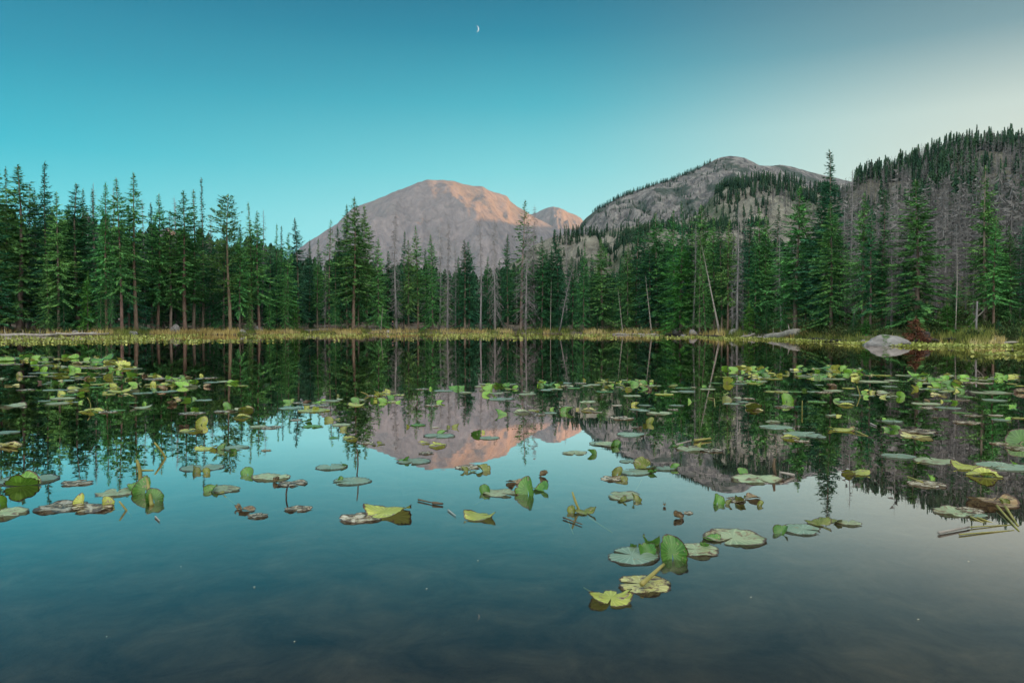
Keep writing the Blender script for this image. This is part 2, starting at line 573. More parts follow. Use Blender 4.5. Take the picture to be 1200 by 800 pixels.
oc = Hill([(520, 372, 520), (570, 335, 510), (600, 312, 505), (625, 288, 500), (645, 278, 500), (680, 274, 505), (700, 277, 510), (706, 295, 525), (716, 298, 540), (728, 281, 525), (745, 278, 530), (770, 272, 540), (800, 268, 560), (830, 266, 580), (870, 262, 600), (900, 262, 620), (960, 270, 620), (1040, 300, 620)],
          330, amp=9, nsc=0.025, seed=5.0, ridged=0.8, footz=0, crest_amp=0.2, prof=lambda th, u: 0.35 * u if u < 0.45 else (0.1575 + 0.8425 * ((u - 0.45) / 0.55) ** 0.6))
tag(oc.build('rock_outcrop', M['outcrop'], 260, 90), 'pale granite outcrop above the middle trees', 'outcrop', kind='structure')
kn = Hill([(640, 300, 900), (680, 283, 900), (720, 270, 900), (760, 262, 900), (790, 262, 900), (812, 258, 890), (826, 240, 880), (838, 226, 875), (850, 218, 870), (870, 215, 870), (890, 214, 870), (915, 213, 870), (935, 217, 870), (955, 222, 870), (985, 226, 870), (1010, 232, 870), (1060, 240, 880), (1200, 262, 900)],
          560, amp=14, nsc=0.018, seed=8.0, ridged=0.7, footz=0, crest_amp=0.12, prof=0.75)
tag(kn.build('wooded_knoll', M['outcrop'], 260, 90), 'dark wooded knoll with a yellowish cliff on its left', 'hill', kind='structure')
rh_crest = [(930, 300, 640), (965, 262, 640), (985, 236, 640), (998, 218, 640), (1010, 207, 645), (1030, 203, 650), (1048, 197, 655), (1070, 190, 660), (1090, 182, 670), (1110, 172, 680), (1130, 166, 685), (1150, 164, 690), (1175, 165, 690), (1200, 166, 690), (1300, 160, 680), (1500, 140, 660), (1900, 90, 640)]
rh = Hill(rh_crest, ([0.3, 0.6, 1.0], [180, 130, 110]), amp=9, nsc=0.03, seed=3.0, ridged=0.6, footz=0, crest_amp=0.12, prof=lambda th, u: 0.62 * u + 0.38 * u ** 2.2)
er = Hill([(1320, 300, 5200)], 3900, amp=60, nsc=0.002, seed=12.0, ridged=1.0, footz=0, crest_amp=0.3)  # ridge added out of view, shaped so its shadow falls on the mountains
er.th = [0.40, 0.47, 0.52, 0.56, 0.60, 0.64, 0.68, 0.73, 0.79, 0.87, 0.95, 1.05, 1.15, 1.25, 1.35, 1.5]
er.te = [0.09, 0.146, 0.150, 0.156, 0.164, 0.168, 0.168, 0.12, 0.12, 0.21, 0.235, 0.24, 0.24, 0.23, 0.2, 0.12]
er.r = [9700, 9300, 8800, 8100, 7600, 7250, 6800, 6300, 5900, 5500, 5250, 5000, 4900, 4850, 4850, 4900]
tag(er.build('added_shade_ridge', M['ridge'], 200, 50, 0.08), 'added unseen ridge on the sunset side that shades the peaks', 'mountain', kind='structure')
# carry the same hill on round the right-hand side of the lake
a0, t0 = rh.th[-1], rh.te[-1]
for k in range(1, 13):
    rh.th.append(a0 + k * 0.09)
    rh.te.append(t0 - 0.004 * k)
    rh.r.append(640 - 8 * k)
tag(rh.build('wooded_hill', M['slope'], 420, 100), 'steep hillside of grey dead trees rising behind the right shore', 'hill', kind='structure')

# ------------------------------------------------------------------ air between the lake and the peaks
m, T, out = new_mat('mountain_air')
pv = T.n('ShaderNodeVolumePrincipled')
pv.inputs['Color'].default_value = (0.36, 0.66, 0.90, 1)
pv.inputs['Density'].default_value = 0.000018
pv.inputs['Anisotropy'].default_value = 0.1
T.l(pv.outputs[0], out.inputs['Volume'])
hz = MB()
hx, hy0, hy1, hz0, hz1 = 10600.0, -10300.0, 10600.0, -4.0, 1560.0
hz.add([Vector(p) for p in ((-hx, hy0, hz0), (hx, hy0, hz0), (hx, hy1, hz0), (-hx, hy1, hz0), (-hx, hy0, hz1), (hx, hy0, hz1), (hx, hy1, hz1), (-hx, hy1, hz1))],
       [(3, 2, 1, 0), (4, 5, 6, 7), (0, 1, 5, 4), (1, 2, 6, 5), (2, 3, 7, 6), (3, 0, 4, 7)])
hob = hz.build('haze', m)
tag(hob, 'thin evening haze over the valley', 'haze', kind='stuff')

# ------------------------------------------------------------------ trees
UP = Vector((0, 0, 1))


def spruce_arrays(seed, H=20.0, cb=0.12, rad=2.1, style='spruce', dens=1.0, spire=0.0, gaps=0.06, wh=0.36):
    """crown of many small needle sprays on drooping branches; returns crown MB and trunk MB"""
    rnd = random.Random(seed)
    c, t = MB(), MB()
    lean = [Vector((0.10 * math.sin(seed + k * 1.3), 0.10 * math.cos(seed * 2 + k), 0)) for k in range(6)]
    base_r = 0.0105 * H
    ks = [0, 0.04, 0.2, 0.45, 0.75, 1.0]
    axis = [Vector((0, 0, k * H)) + lean[i] * k * 2 for i, k in enumerate(ks)]

    def ax(z):
        f = z / H
        for i in range(5):
            if f <= ks[i + 1]:
                return axis[i].lerp(axis[i + 1], (f - ks[i]) / (ks[i + 1] - ks[i]))
        return axis[-1]
    t.tube(axis, [base_r * 1.5, base_r, base_r * 0.85, base_r * 0.62, base_r * 0.3, 0.02], 7)
    z = cb * H
    lop = rnd.uniform(0, 6.28)
    while z < H - 0.25:
        f = (z - cb * H) / (H - cb * H)
        if style == 'pine':
            env = 0.62 * (1 - f) ** 0.5 * (0.6 + 0.4 * min(1, f * 3))
        else:
            env = min((1 - f) ** 0.8, 2.1 * (1 - f)) * (0.7 + 0.3 * min(1, f * 4 + 0.2)) * (1 if f < 0.7 else 1 - 0.9 * (f - 0.7))
            if spire and f > 1 - spire:
                env = max(env * 0.72, 0.07)
        env *= rad * 1.75 * rnd.uniform(0.72, 1.12)
        nb = rnd.choice((5, 6, 6, 7)) if f < 0.8 else 5
        for b in range(nb):
            if rnd.random() < gaps:
                continue
            a = rnd.uniform(0, 6.283)
            L = env * rnd.uniform(0.55, 1.2) * (1 + 0.16 * math.cos(a - lop)) + 0.07
            if rnd.random() < 0.05:
                L *= 1.25
            rise = (-0.42 + 0.75 * f) if style != 'pine' else (-0.1 + 0.6 * f)
            rise += rnd.uniform(-0.13, 0.13)
            ra = Vector((math.cos(a), math.sin(a), 0))
            o = ax(z)
            pts = []
            n = max(2, int(L / 0.17))
            fs = 0.42 + 0.58 * min(1.0, L / 1.1)
            for k in range(n + 1):
                s = k / n
                pts.append(o + ra * (L * s) + UP * (L * (rise * s - 0.22 * s + 0.20 * s * s)))
            for k in range(n):
                s = (k + 0.5) / n
                if style == 'pine' and s < 0.35:
                    continue
                if style != 'pine' and s < 0.12:
                    continue
                p = pts[k]
                d = (pts[k + 1] - pts[k]).normalized()
                side = d.cross(UP).normalized()
                for sg in (-1, 1):
                    if rnd.random() > dens:
                        continue
                    u = (d * rnd.uniform(0.55, 1.0) + side * sg * rnd.uniform(0.5, 1.0) + UP * rnd.uniform(-0.35, 0.12)).normalized()
                    v = u.cross(UP).normalized()
                    v = (v * math.cos(1) + UP * rnd.uniform(-0.9, 0.9)).normalized()
                    c.diamond(p + UP * rnd.uniform(-0.05, 0.05), u, v, fs * rnd.uniform(0.26, 0.58) * (0.75 + 0.5 * (1 - s)), fs * rnd.uniform(0.09, 0.19))
                if rnd.random() < 0.45 * dens:      # hanging or upright sprays
                    u = (d * 0.5 + UP * (rnd.uniform(-1.0, -0.3) if style != 'pine' else rnd.uniform(0.1, 1.0))).normalized()
                    c.diamond(p, u, side, fs * rnd.uniform(0.25, 0.5), fs * rnd.uniform(0.09, 0.17))
            c.diamond(pts[-2], (pts[-1] - pts[-2]).normalized(), UP.cross(ra), 0.5 * fs, 0.16 * fs)
        z += wh * rnd.uniform(0.75, 1.25) * (0.6 + 0.55 * (1 - f))
    # leader
    for k in range(7):
        a = rnd.uniform(0, 6.28)
        c.diamond(ax(H - 0.1 - 0.09 * k), Vector((math.cos(a) * 0.5, math.sin(a) * 0.5, 0.9)).normalized(), Vector((-math.sin(a), math.cos(a), 0)), 0.32, 0.09)
    # dead stubs on the bare lower trunk
    zz = 1.0
    while zz < cb * H + 2.5:
        a = rnd.uniform(0, 6.28)
        L = rnd.uniform(0.3, 1.3)
        d = Vector((math.cos(a), math.sin(a), rnd.uniform(-0.4, 0.1)))
        t.tube([ax(zz), ax(zz) + d * L], [0.022, 0.006], 3, False)
        zz += rnd.uniform(0.15, 0.5)
    return c, t


def dead_arrays(seed, H=20.0, cb=0.2, rad=1.5, dens=1.0, droop=0.25, twig=1.0, trunk_r=0.0095):
    rnd = random.Random(seed)
    c, t = MB(), MB()
    r0 = trunk_r * H
    wob = [rnd.uniform(-0.12, 0.12) for _ in range(8)]
    ax = lambda z: Vector((wob[0] * math.sin(z * 0.3 + wob[1] * 20), wob[2] * math.sin(z * 0.22 + wob[3] * 20), z))
    t.tube([ax(H * k / 8) for k in range(9)], [r0 * (1.35 if k == 0 else 1.0) * (1 - 0.93 * k / 8) for k in range(9)], 7)
    z = cb * H
    while z < H - 0.2:
        f = (z - cb * H) / (H - cb * H)
        env = rad * ((1 - f) ** 0.7 * 0.85 + 0.12) * min(1.0, f * 6 + 0.45)
        for _ in range(rnd.choice((2, 3, 3, 4))):
            if rnd.random() > dens:
                continue
            a = rnd.uniform(0, 6.283)
            L = env * rnd.uniform(0.35, 1.2)
            ra = Vector((math.cos(a), math.sin(a), 0))
            o = ax(z)
            dr = droop * rnd.uniform(0.4, 1.6)
            pts = [o + ra * (L * s) + UP * (L * (0.15 * s * (2 * f - 0.7) - dr * s * s * 1.4)) for s in (0, 0.35, 0.7, 1.0)]
            c.tube(pts, [0.036, 0.027, 0.018, 0.007], 3, False)
            nt = int(L * 12 * twig)
            for k in range(nt):
                s = rnd.uniform(0.15, 1.0)
                i = min(2, int(s * 3))
                p = pts[i].lerp(pts[i + 1], s * 3 - i if s < 1 else 1)
                sd = UP.cross(ra)
                u = (ra * rnd.uniform(0.1, 1) + sd * rnd.uniform(-1, 1) + UP * rnd.uniform(-0.9, 0.25)).normalized()
                l = rnd.uniform(0.2, 0.6)
                w = u.cross(Vector((rnd.uniform(-1, 1), rnd.uniform(-1, 1), rnd.uniform(-1, 1)))).normalized() * rnd.uniform(0.010, 0.022)
                c.tri(p - w, p + w, p + u * l)
        z += rnd.uniform(0.16, 0.34)
    return c, t


PROTO = {}


def proto(key, kind, crown_mat, trunk_mat, H=20.0, **kw):
    c, t = (dead_arrays if kind == 'dead' else spruce_arrays)(H=H, **kw)
    PROTO[key] = (c.mesh('crown', M[crown_mat]), t.mesh('trunk', M[trunk_mat], True), H, kind)


proto('s1', 'spruce', 'needles', 'bark', seed=11, cb=0.10, rad=2.5)
proto('s2', 'spruce', 'needles', 'bark', seed=12, cb=0.22, rad=2.2)
proto('s3', 'spruce', 'needles_dark', 'bark', seed=13, cb=0.06, rad=2.6, gaps=0.12)
proto('s4', 'spruce', 'needles_dark', 'bark', seed=14, cb=0.16, rad=2.0, gaps=0.10)
proto('n1', 'spruce', 'needles_dark', 'bark', seed=15, cb=0.12, rad=1.45, dens=0.95)
proto('n2', 'spruce', 'needles', 'bark', seed=16, cb=0.25, rad=1.35, gaps=0.15)
proto('p1', 'spruce', 'needles', 'bark_warm', seed=17, cb=0.27, rad=2.1, gaps=0.10)
proto('p2', 'spruce', 'needles', 'bark_warm', seed=18, cb=0.34, rad=1.7, gaps=0.16, dens=0.9)
proto('r1', 'spruce', 'needles', 'bark_warm', seed=19, cb=0.30, rad=2.9, style='pine', gaps=0.05, dens=1.0)
proto('v1', 'spruce', 'needles_dark', 'bark', seed=20, cb=0.10, rad=2.2, spire=0.38, gaps=0.03)
proto('v2', 'spruce', 'needles_dark', 'bark', seed=21, cb=0.2, rad=0.9, spire=0.7, gaps=0.2, dens=0.8)
proto('b1', 'spruce', 'needles_bright', 'bark', seed=22, cb=0.05, rad=2.3, H=14)
proto('k1', 'spruce', 'needles_bright', 'bark', seed=23, cb=0.04, rad=1.5, H=6, wh=0.3)
proto('sp', 'spruce', 'needles', 'bark', seed=24, cb=0.12, rad=2.2, gaps=0.35, dens=0.6)
proto('d1', 'dead', 'dead', 'dead', seed=31, cb=0.18, rad=1.7)
proto('d2', 'dead', 'dead', 'dead', seed=32, cb=0.30, rad=1.2, dens=0.85)
proto('d3', 'dead', 'dead', 'dead', seed=33, cb=0.12, rad=2.6, droop=0.55, twig=1.3)
proto('d4', 'dead', 'dead', 'dead', seed=34, cb=0.45, rad=0.8, dens=0.7)
proto('d5', 'dead', 'pale_wood', 'pale_wood', seed=35, cb=0.50, rad=0.7, dens=0.35, twig=0.4, trunk_r=0.008)
proto('d6', 'dead', 'dead', 'dead', seed=36, cb=0.10, rad=1.5, twig=1.6)

trees = []                 # (object, px of top, py of top, key, distance) for the labels
trnd = random.Random(5)


def plant(px, py, key, off, wide=1.0, base_px=None, row='front', sink=0.15):
    """tree whose tip stands at pixel (px, py), rooted 'off' metres behind the shoreline"""
    crown, trunk, H0, kind = PROTO[key]
    bpx = px if base_px is None else base_px
    th, _ = ray(bpx, 385)
    r = shore_r(th) + off
    x, y = r * math.sin(th), r * math.cos(th)
    gz = ground_z(x, y) - sink
    th2, te = ray(px, py)
    H = max(1.0, CAM_H + te * r - gz)
    root = bpy.data.objects.new('dead_tree' if kind == 'dead' else ('pine_tree' if key in ('p1', 'p2', 'r1') else 'spruce_tree'), None)
    root.empty_display_size = 0.5
    link(root)
    root.location = (x, y, gz)
    s = H / H0
    sx = 1.1 * wide * (0.45 * s + 0.55 * min(s, 1.15))
    root.scale = (sx, sx, s)
    lean = 0.0
    if base_px is not None:
        lean = math.atan2((px - bpx) / FPX * r, H)
    root.rotation_euler = (trnd.uniform(-0.02, 0.02), lean + trnd.uniform(-0.02, 0.02), trnd.uniform(0, 6.28))
    if base_px is not None:
        root.rotation_mode = 'ZYX'
        root.rotation_euler = (0, lean, 0)
    for nm, me in (('trunk', trunk), ('crown', crown)):
        o = bpy.data.objects.new(nm, me)
        link(o, root)
    trees.append((root, px, py, key, r, row, H))
    return root


# front stand, tip pixel by tip pixel (left to right)
FRONT = [
 (1, 185, 'p2', 9, 1.0), (11, 197, 'n2', 14, 0.7), (23, 193, 's1', 6, 1.45), (34, 213, 'd4', 12, 1), (42, 221, 's4', 10, 0.8), (57, 190, 'v1', 8, 0.85), (69, 225, 's2', 5, 1.0),
 (80, 240, 's3', 12, 1.0), (92, 215, 's3', 7, 1.3), (98, 222, 'p2', 12, 0.8), (107, 213, 'd4', 14, 1), (114, 222, 'n1', 6, 0.9), (125, 215, 'p1', 5, 0.85), (131, 218, 'd4', 10, 1), (143, 209, 'p1', 4, 0.9),
 (151, 240, 's3', 9, 0.9), (160, 203, 'p2', 4, 1.1), (171, 233, 'd2', 11, 0.8), (178, 238, 's4', 8, 0.9), (185, 227, 'p1', 4.5, 1.0), (200, 247, 's2', 5, 1.0), (206, 234, 'd4', 12, 1), (210, 230, 'd4', 15, 1),
 (217, 223, 'p1', 3.5, 1.25), (227, 222, 'n2', 6, 1.0), (238, 209, 'v2', 7, 0.8), (246, 250, 'd1', 9, 0.8), (251, 275, 's3', 9, 0.8), (262, 262, 's3', 8, 0.9), (270, 228, 'r1', 4, 1.15), (281, 262, 's2', 5, 0.8), (296, 237, 'n2', 6, 0.7), (307, 245, 'd4', 10, 1),
 (304, 248, 'p1', 3.5, 1.0), (316, 285, 's3', 7, 0.8), (324, 262, 'n2', 8, 0.6), (328, 264, 'n1', 9, 0.7), (337, 274, 's2', 3, 0.9), (350, 256, 's4', 4.5, 1.05), (362, 290, 's3', 8, 0.8), (364, 281, 'n1', 9, 0.8), (372, 280, 'n2', 4, 0.9), (381, 300, 'd1', 3, 0.7), (386, 258, 'sp', 4, 0.95), (393, 283, 'n1', 5, 0.9),
 (400, 265, 's4', 7, 0.9), (407, 240, 's4', 6, 0.8), (414, 231, 'p1', 4, 1.2), (420, 262, 's1', 5.5, 0.9), (430, 241, 's2', 6, 0.9), (444, 279, 's1', 4.5, 0.85), (455, 294, 's3', 9, 0.9), (464, 246, 'd6', 5, 0.95),
 (473, 270, 'n1', 10, 0.8), (479, 281, 's2', 3, 0.85), (490, 265, 'p2', 3.5, 0.9), (498, 290, 's4', 6, 0.8), (507, 275, 's1', 4, 0.8), (503, 270, 'd4', 10, 1), (516, 262, 'd2', 9, 1), (524, 258, 'd6', 3, 0.85), (534, 278, 'd2', 9, 0.9),
 (545, 281, 's4', 4, 1.25), (550, 283, 's3', 5.5, 0.9), (564, 256, 'd2', 3, 0.9), (580, 257, 'd3', 6, 0.72), (595, 274, 's4', 5, 0.8), (571, 300, 's3', 12, 0.8), (538, 300, 's3', 11, 0.8), (587, 305, 's3', 10, 0.9),
 (611, 235, 'sp', 5, 1.15), (626, 240, 'd6', 7, 0.9), (616, 258, 'd3', 2.5, 0.95), (635, 277, 's3', 7, 0.95), (654, 269, 's3', 9, 0.95), (664, 257, 'd4', 14, 1), (645, 295, 's3', 8, 0.9), (671, 300, 's3', 9, 1.0), (684, 289, 's1', 3.5, 0.75), (693, 298, 's3', 7, 0.9),
 (706, 280, 's1', 5, 1.3), (718, 312, 's3', 10, 0.9), (727, 300, 's3', 7, 0.9), (745, 256, 's4', 7, 1.0), (736, 285, 's1', 5, 0.9), (757, 270, 's3', 9, 0.9), (770, 249, 's1', 6, 1.35), (762, 285, 's3', 5, 1.1), (790, 246, 's2', 8, 0.85), (780, 272, 's3', 9, 0.9), (800, 236, 'v1', 10, 0.75),
 (797, 278, 'b1', 3, 1.15), (813, 253, 's4', 9, 0.9), (813, 262, 'd4', 5, 1.0), (825, 239, 's1', 8, 1.25), (820, 272, 'sp', 3, 0.8), (837, 254, 's2', 6, 0.9), (846, 254, 's4', 7, 0.8), (853, 257, 'p1', 8, 0.9), (864, 242, 'd6', 4, 0.95), (870, 255, 'd1', 7, 0.9), (858, 262, 'd2', 9, 1.1),
 (877, 240, 's4', 6, 0.9), (890, 243, 's2', 5, 0.9), (897, 252, 's1', 6, 0.95), (884, 290, 's3', 4, 0.8), (908, 238, 'n1', 9, 0.9), (915, 262, 'd1', 7, 0.9), (932, 219, 's2', 5, 1.4), (918, 300, 's1', 4, 0.8), (944, 300, 's3', 8, 1.0), (968, 177, 'v1', 9, 1.15), (960, 225, 's3', 8, 0.9), (974, 238, 's1', 5, 1.25), (984, 262, 's3', 8, 0.9),
 (994, 199, 'd4', 12, 1.1), (990, 240, 'd6', 9, 1.0), (1000, 262, 'd1', 8, 1.0), (1011, 226, 's2', 7, 0.9), (1020, 240, 's4', 6, 0.8), (1034, 221, 'n1', 7, 1.0), (1045, 265, 'd6', 6, 0.9), (1052, 250, 'd1', 9, 0.9), (1038, 290, 's3', 7, 0.9),
 (1074, 210, 's1', 6, 1.45), (1060, 290, 's3', 7, 0.8), (1096, 258, 'd6', 12, 0.9), (1108, 240, 'd1', 16, 0.9), (1120, 262, 'd6', 14, 0.9), (1120, 290, 'd5', 5, 0.9), (1131, 268, 'd1', 12, 0.8), (1140, 300, 'd6', 9, 0.8),
 (1154, 195, 'sp', 9, 1.15), (1156, 215, 's2', 9.5, 0.8), (1164, 254, 'p1', 7, 1.0), (1184, 264, 's1', 8, 1.0), (1176, 285, 's3', 12, 0.9), (1195, 262, 'd1', 9, 0.9), (1203, 240, 's3', 12, 0.9), (1212, 225, 's4', 9, 1.0), (1235, 215, 's1', 10, 1.0),
 (-12, 205, 's3', 8, 1.0), (-30, 210, 's1', 9, 1.0), (-48, 200, 'p1', 7, 1.0), (1260, 230, 's3', 10, 1.0),
]
for px, py, key, off, wd in FRONT:
    plant(px, py, key, off, wd)
# leaning and broken dead trunks on the shore
LEAN = [(673, 303, 'd2', 2.5, 1.0, 655), (724, 338, 'd5', 1.5, 1.3, 730), (756, 322, 'd5', 1.0, 1.4, 764), (821, 296, 'sp', 2.5, 0.7, 827), (822, 286, 'd5', 2.0, 1.5, 844), (646, 326, 'd5', 2.5, 0.7, 645), (449, 356, 'd5', 2.0, 1.5, 446)]
for px, py, key, off, wd, b in LEAN:
    plant(px, py, key, off, wd, base_px=b, row='lean')
# trees deeper in the stand, showing between the front ones
ENV_X = [-60, 0, 60, 120, 170, 230, 270, 310, 340, 380, 420, 450, 480, 520, 560, 600, 640, 680, 720, 760, 800, 850, 900, 960, 1020, 1080, 1120, 1160, 1220]
ENV_Y = [225, 225, 235, 240, 250, 255, 262, 270, 285, 295, 275, 305, 296, 305, 308, 300, 295, 310, 308, 280, 270, 275, 270, 265, 280, 290, 300, 290, 270]
for k in range(96):
    px = -40 + 1260 * ((k + trnd.random()) / 96)
    env = interp(px, ENV_X, ENV_Y)
    off = trnd.uniform(9, 34)
    dead = trnd.random() < (0.16 if px < 940 else 0.5)
    key = trnd.choice(('d1', 'd2', 'd6')) if dead else trnd.choice(('s1', 's3', 's3', 's4', 's4', 'n1', 's2'))
    plant(px, env + trnd.uniform(4, 45), key, off, trnd.uniform(0.9, 1.25), row='back')
# small firs and saplings along the bank
SAPL = [(316, 340, 's1', 2.0, 1.0), (345, 345, 'b1', 2.2, 0.9), (334, 318, 's1', 2.0, 0.7), (103, 316, 'b1', 3.5, 0.7), (118, 318, 's1', 3.0, 0.6), (57, 300, 's1', 4, 0.8), (75, 330, 's3', 4, 0.9), (130, 330, 's2', 3, 0.5), (292, 325, 's1', 3.5, 0.6), (878, 353, 'k1', 2.5, 0.8), (898, 352, 's3', 3, 1.0), (962, 372, 's3', 3, 1.2), (1000, 368, 's3', 3, 1.3), (1015, 372, 'k1', 3, 1.2), (1090, 350, 's3', 5, 1.0), (1110, 352, 'k1', 4, 1.0), (1138, 366, 'k1', 6, 1.3), (1170, 372, 's3', 4, 1.2), (1188, 366, 's3', 5, 1.2), (393, 340, 's2', 2.0, 0.8), (700, 345, 's3', 4, 1.0), (862, 366, 's3', 4, 1.2), (655, 352, 's3', 6, 1.2)]
for px, py, key, off, wd in SAPL:
    plant(px, py, key, off, wd, row='sapling')
# rust-red dead sapling beside the boulder
c, t = spruce_arrays(41, H=3.2, cb=0.02, rad=1.15, wh=0.22, gaps=0.02)
PROTO['rust'] = (c.mesh('crown', M['needles_rust']), t.mesh('trunk', M['bark']), 3.2, 'rust')
rust = plant(1073, 371, 'rust', 0.6, 1.0, row='rust')

# ------------------------------------------------------------------ far woods on the hills (uncountable)
def far_tree(rnd, dead):
    """one small far tree of height 1: (verts, faces)"""
    V, F = [], []
    if dead:
        w = 0.012
        V += [(-w, 0, 0), (w, 0, 0), (0, 0.0, 1.0), (0, -w, 0), (0, w, 0)]
        F += [(0, 1, 2), (3, 4, 2)]
        for _ in range(90):
            z = rnd.uniform(0.12, 0.95)
            a = rnd.uniform(0, 6.28)
            L = (1 - z) ** 0.7 * rnd.uniform(0.05, 0.15) + 0.02
            b = len(V)
            dx, dy = math.cos(a), math.sin(a)
            V += [(0, 0, z), (dx * L, dy * L, z - rnd.uniform(-0.02, 0.08)), (dx * L * 0.3 - dy * 0.005, dy * L * 0.3 + dx * 0.005, z - 0.018)]
            F.append((b, b + 1, b + 2))
        return V, F
    V += [(-0.012, 0, 0), (0.012, 0, 0), (0, 0, 0.6)]
    F.append((0, 1, 2))
    wid = rnd.uniform(0.11, 0.17)
    z = 0.1
    while z < 0.97:
        f = (z - 0.1) / 0.9
        n = 7
        rr = wid * (1 - f) ** 0.85 + 0.012
        for k in range(n):
            a = rnd.uniform(0, 6.28)
            L = rr * rnd.uniform(0.5, 1.25)
            b = len(V)
            dx, dy = math.cos(a), math.sin(a)
            hw = 0.022 + 0.16 * L
            V += [(dx * L * 0.05, dy * L * 0.05, z + 0.05), (dx * L * 0.7 - dy * hw, dy * L * 0.7 + dx * hw, z - 0.01), (dx * L, dy * L, z - 0.035), (dx * L * 0.7 + dy * hw, dy * L * 0.7 - dx * hw, z - 0.012)]
            F.append((b, b + 1, b + 2, b + 3))
        z += 0.055
    return V, F


def scatter(name, spots, mat, dead=False, seed=1, label=None, cat='forest'):
    rnd = random.Random(seed)
    var = [far_tree(rnd, dead) for _ in range(8)]
    vs, fs = [], []
    for (p, h, w) in spots:
        V, F = rnd.choice(var)
        b = len(vs)
        a = rnd.uniform(0, 6.28)
        ca, sa = math.cos(a) * w * h, math.sin(a) * w * h
        vs.extend((p[0] + x * ca - y * sa, p[1] + x * sa + y * ca, p[2] + z * h) for x, y, z in V)
        fs.extend(tuple(i + b for i in f) for f in F)
    me = bpy.data.meshes.new(name)
    me.from_pydata(vs, [], fs)
    me.materials.append(mat)
    o = link(bpy.data.objects.new(name, me))
    tag(o, label, cat, kind='stuff')
    return o


M['far_needles'] = surf_mat('far_conifer_needles', [(0.016, 0.042, 0.028), (0.034, 0.078, 0.044), (0.062, 0.115, 0.056)], scale=0.05, rough=1, island=0.4, spec=0.05)
M['far_dead'] = surf_mat('far_dead_wood', [(0.085, 0.083, 0.086), (0.15, 0.144, 0.146), (0.24, 0.225, 0.222)], scale=0.05, rough=1, island=0.35, spec=0.05)
frnd = random.Random(77)


def hill_spots(h, n, pxa, pxb, ua, ub, ha, hb, cond=None, dens_u=1.0, sink=0.4):
    out = []
    a, b = ray(pxa, 380)[0], ray(pxb, 380)[0]
    tries = 0
    while len(out) < n and tries < n * 30:
        tries += 1
        th = frnd.uniform(a, b)
        u = ua + (ub - ua) * frnd.random() ** dens_u
        if cond and not cond(th, u):
            continue
        p = h.pt(th, u)
        out.append((p - Vector((0, 0, sink)), frnd.uniform(ha, hb), frnd.uniform(0.8, 1.25)))
    return out


patch = lambda f, thr, s: (lambda th, u: fbm(th * f, u * f * 0.35, s, 3) > thr)
live, dead = [], []
# right hill: dark living trees along the top, grey dead stand below
live += hill_spots(rh, 520, 1000, 1230, 0.86, 1.02, 8, 15)
live += hill_spots(rh, 260, 1060, 1230, 0.55, 0.9, 8, 14, patch(30, 0.05, 1))
live += hill_spots(rh, 620, 985, 1230, 0.03, 0.75, 7, 15, patch(34, -0.05, 2))
live += hill_spots(rh, 260, 1230, 1900, 0.2, 1.0, 8, 15)
dead += hill_spots(rh, 900, 985, 1240, 0.04, 0.97, 9, 17)
# knoll
live += hill_spots(kn, 620, 838, 1060, 0.72, 1.02, 8, 14)
live += hill_spots(kn, 300, 700, 900, 0.3, 0.98, 7, 12, patch(40, 0.0, 4))
dead += hill_spots(kn, 260, 880, 1060, 0.3, 0.85, 9, 14)
# outcrop crest and gullies
live += hill_spots(oc, 430, 660, 900, 0.93, 1.06, 5, 9, lambda th, u: th > ray(690, 380)[0] or frnd.random() < 0.2)
live += hill_spots(oc, 300, 640, 900, 0.45, 0.95, 4, 9, patch(60, 0.12, 6))
live += hill_spots(oc, 700, 420, 1000, 0.02, 0.5, 8, 14)
dead += hill_spots(oc, 140, 600, 700, 0.1, 0.6, 7, 12)
# rocky mountain: trees along the left skyline and in bands
live += hill_spots(gr, 330, 694, 832, 0.975, 1.01, 8, 15)
live += hill_spots(gr, 900, 680, 900, 0.35, 0.97, 7, 14, patch(50, 0.14, 8))
live += hill_spots(gr, 500, 640, 900, 0.05, 0.4, 8, 15)
scatter('hillside_forest', live, M['far_needles'], False, 1, 'dark conifer woods scattered over the hills behind the lake')
for k in range(260):
    th = frnd.uniform(ray(985, 380)[0], ray(1260, 380)[0])
    r = shore_r(th) + frnd.uniform(14, 125)
    x, y = r * math.sin(th), r * math.cos(th)
    near_dead = frnd.uniform(8, 15)
    dead.append(((x, y, ground_z(x, y, False) - 0.4), near_dead, frnd.uniform(0.8, 1.2)))
scatter('dead_hillside_forest', dead, M['far_dead'], True, 2, 'mass of grey dead trees on the steep right hillside', 'dead forest')
# low wood behind the left stand
wood = []
for k in range(1700):
    th = frnd.uniform(ray(-80, 380)[0], ray(1010, 380)[0])
    r = shore_r(th) + frnd.uniform(30, 150)
    x, y = r * math.sin(th), r * math.cos(th)
    px = 600 + math.tan(th) * FPX
    env = interp(px, ENV_X, ENV_Y) + frnd.uniform(4, 42)
    _, te = ray(px, env)
    z = ground_z(x, y, False)
    h = CAM_H + te * r - z
    if h > 4:
        wood.append(((x, y, z - 0.4), min(h, 21), frnd.uniform(0.9, 1.3)))
scatter('deep_forest', wood, M['far_needles'], False, 3, 'dark mass of conifers deep behind the shoreline stand')

# ------------------------------------------------------------------ shore: sedge, lily mat, undergrowth
def polar(th, r):
    return r * math.sin(th), r * math.cos(th)


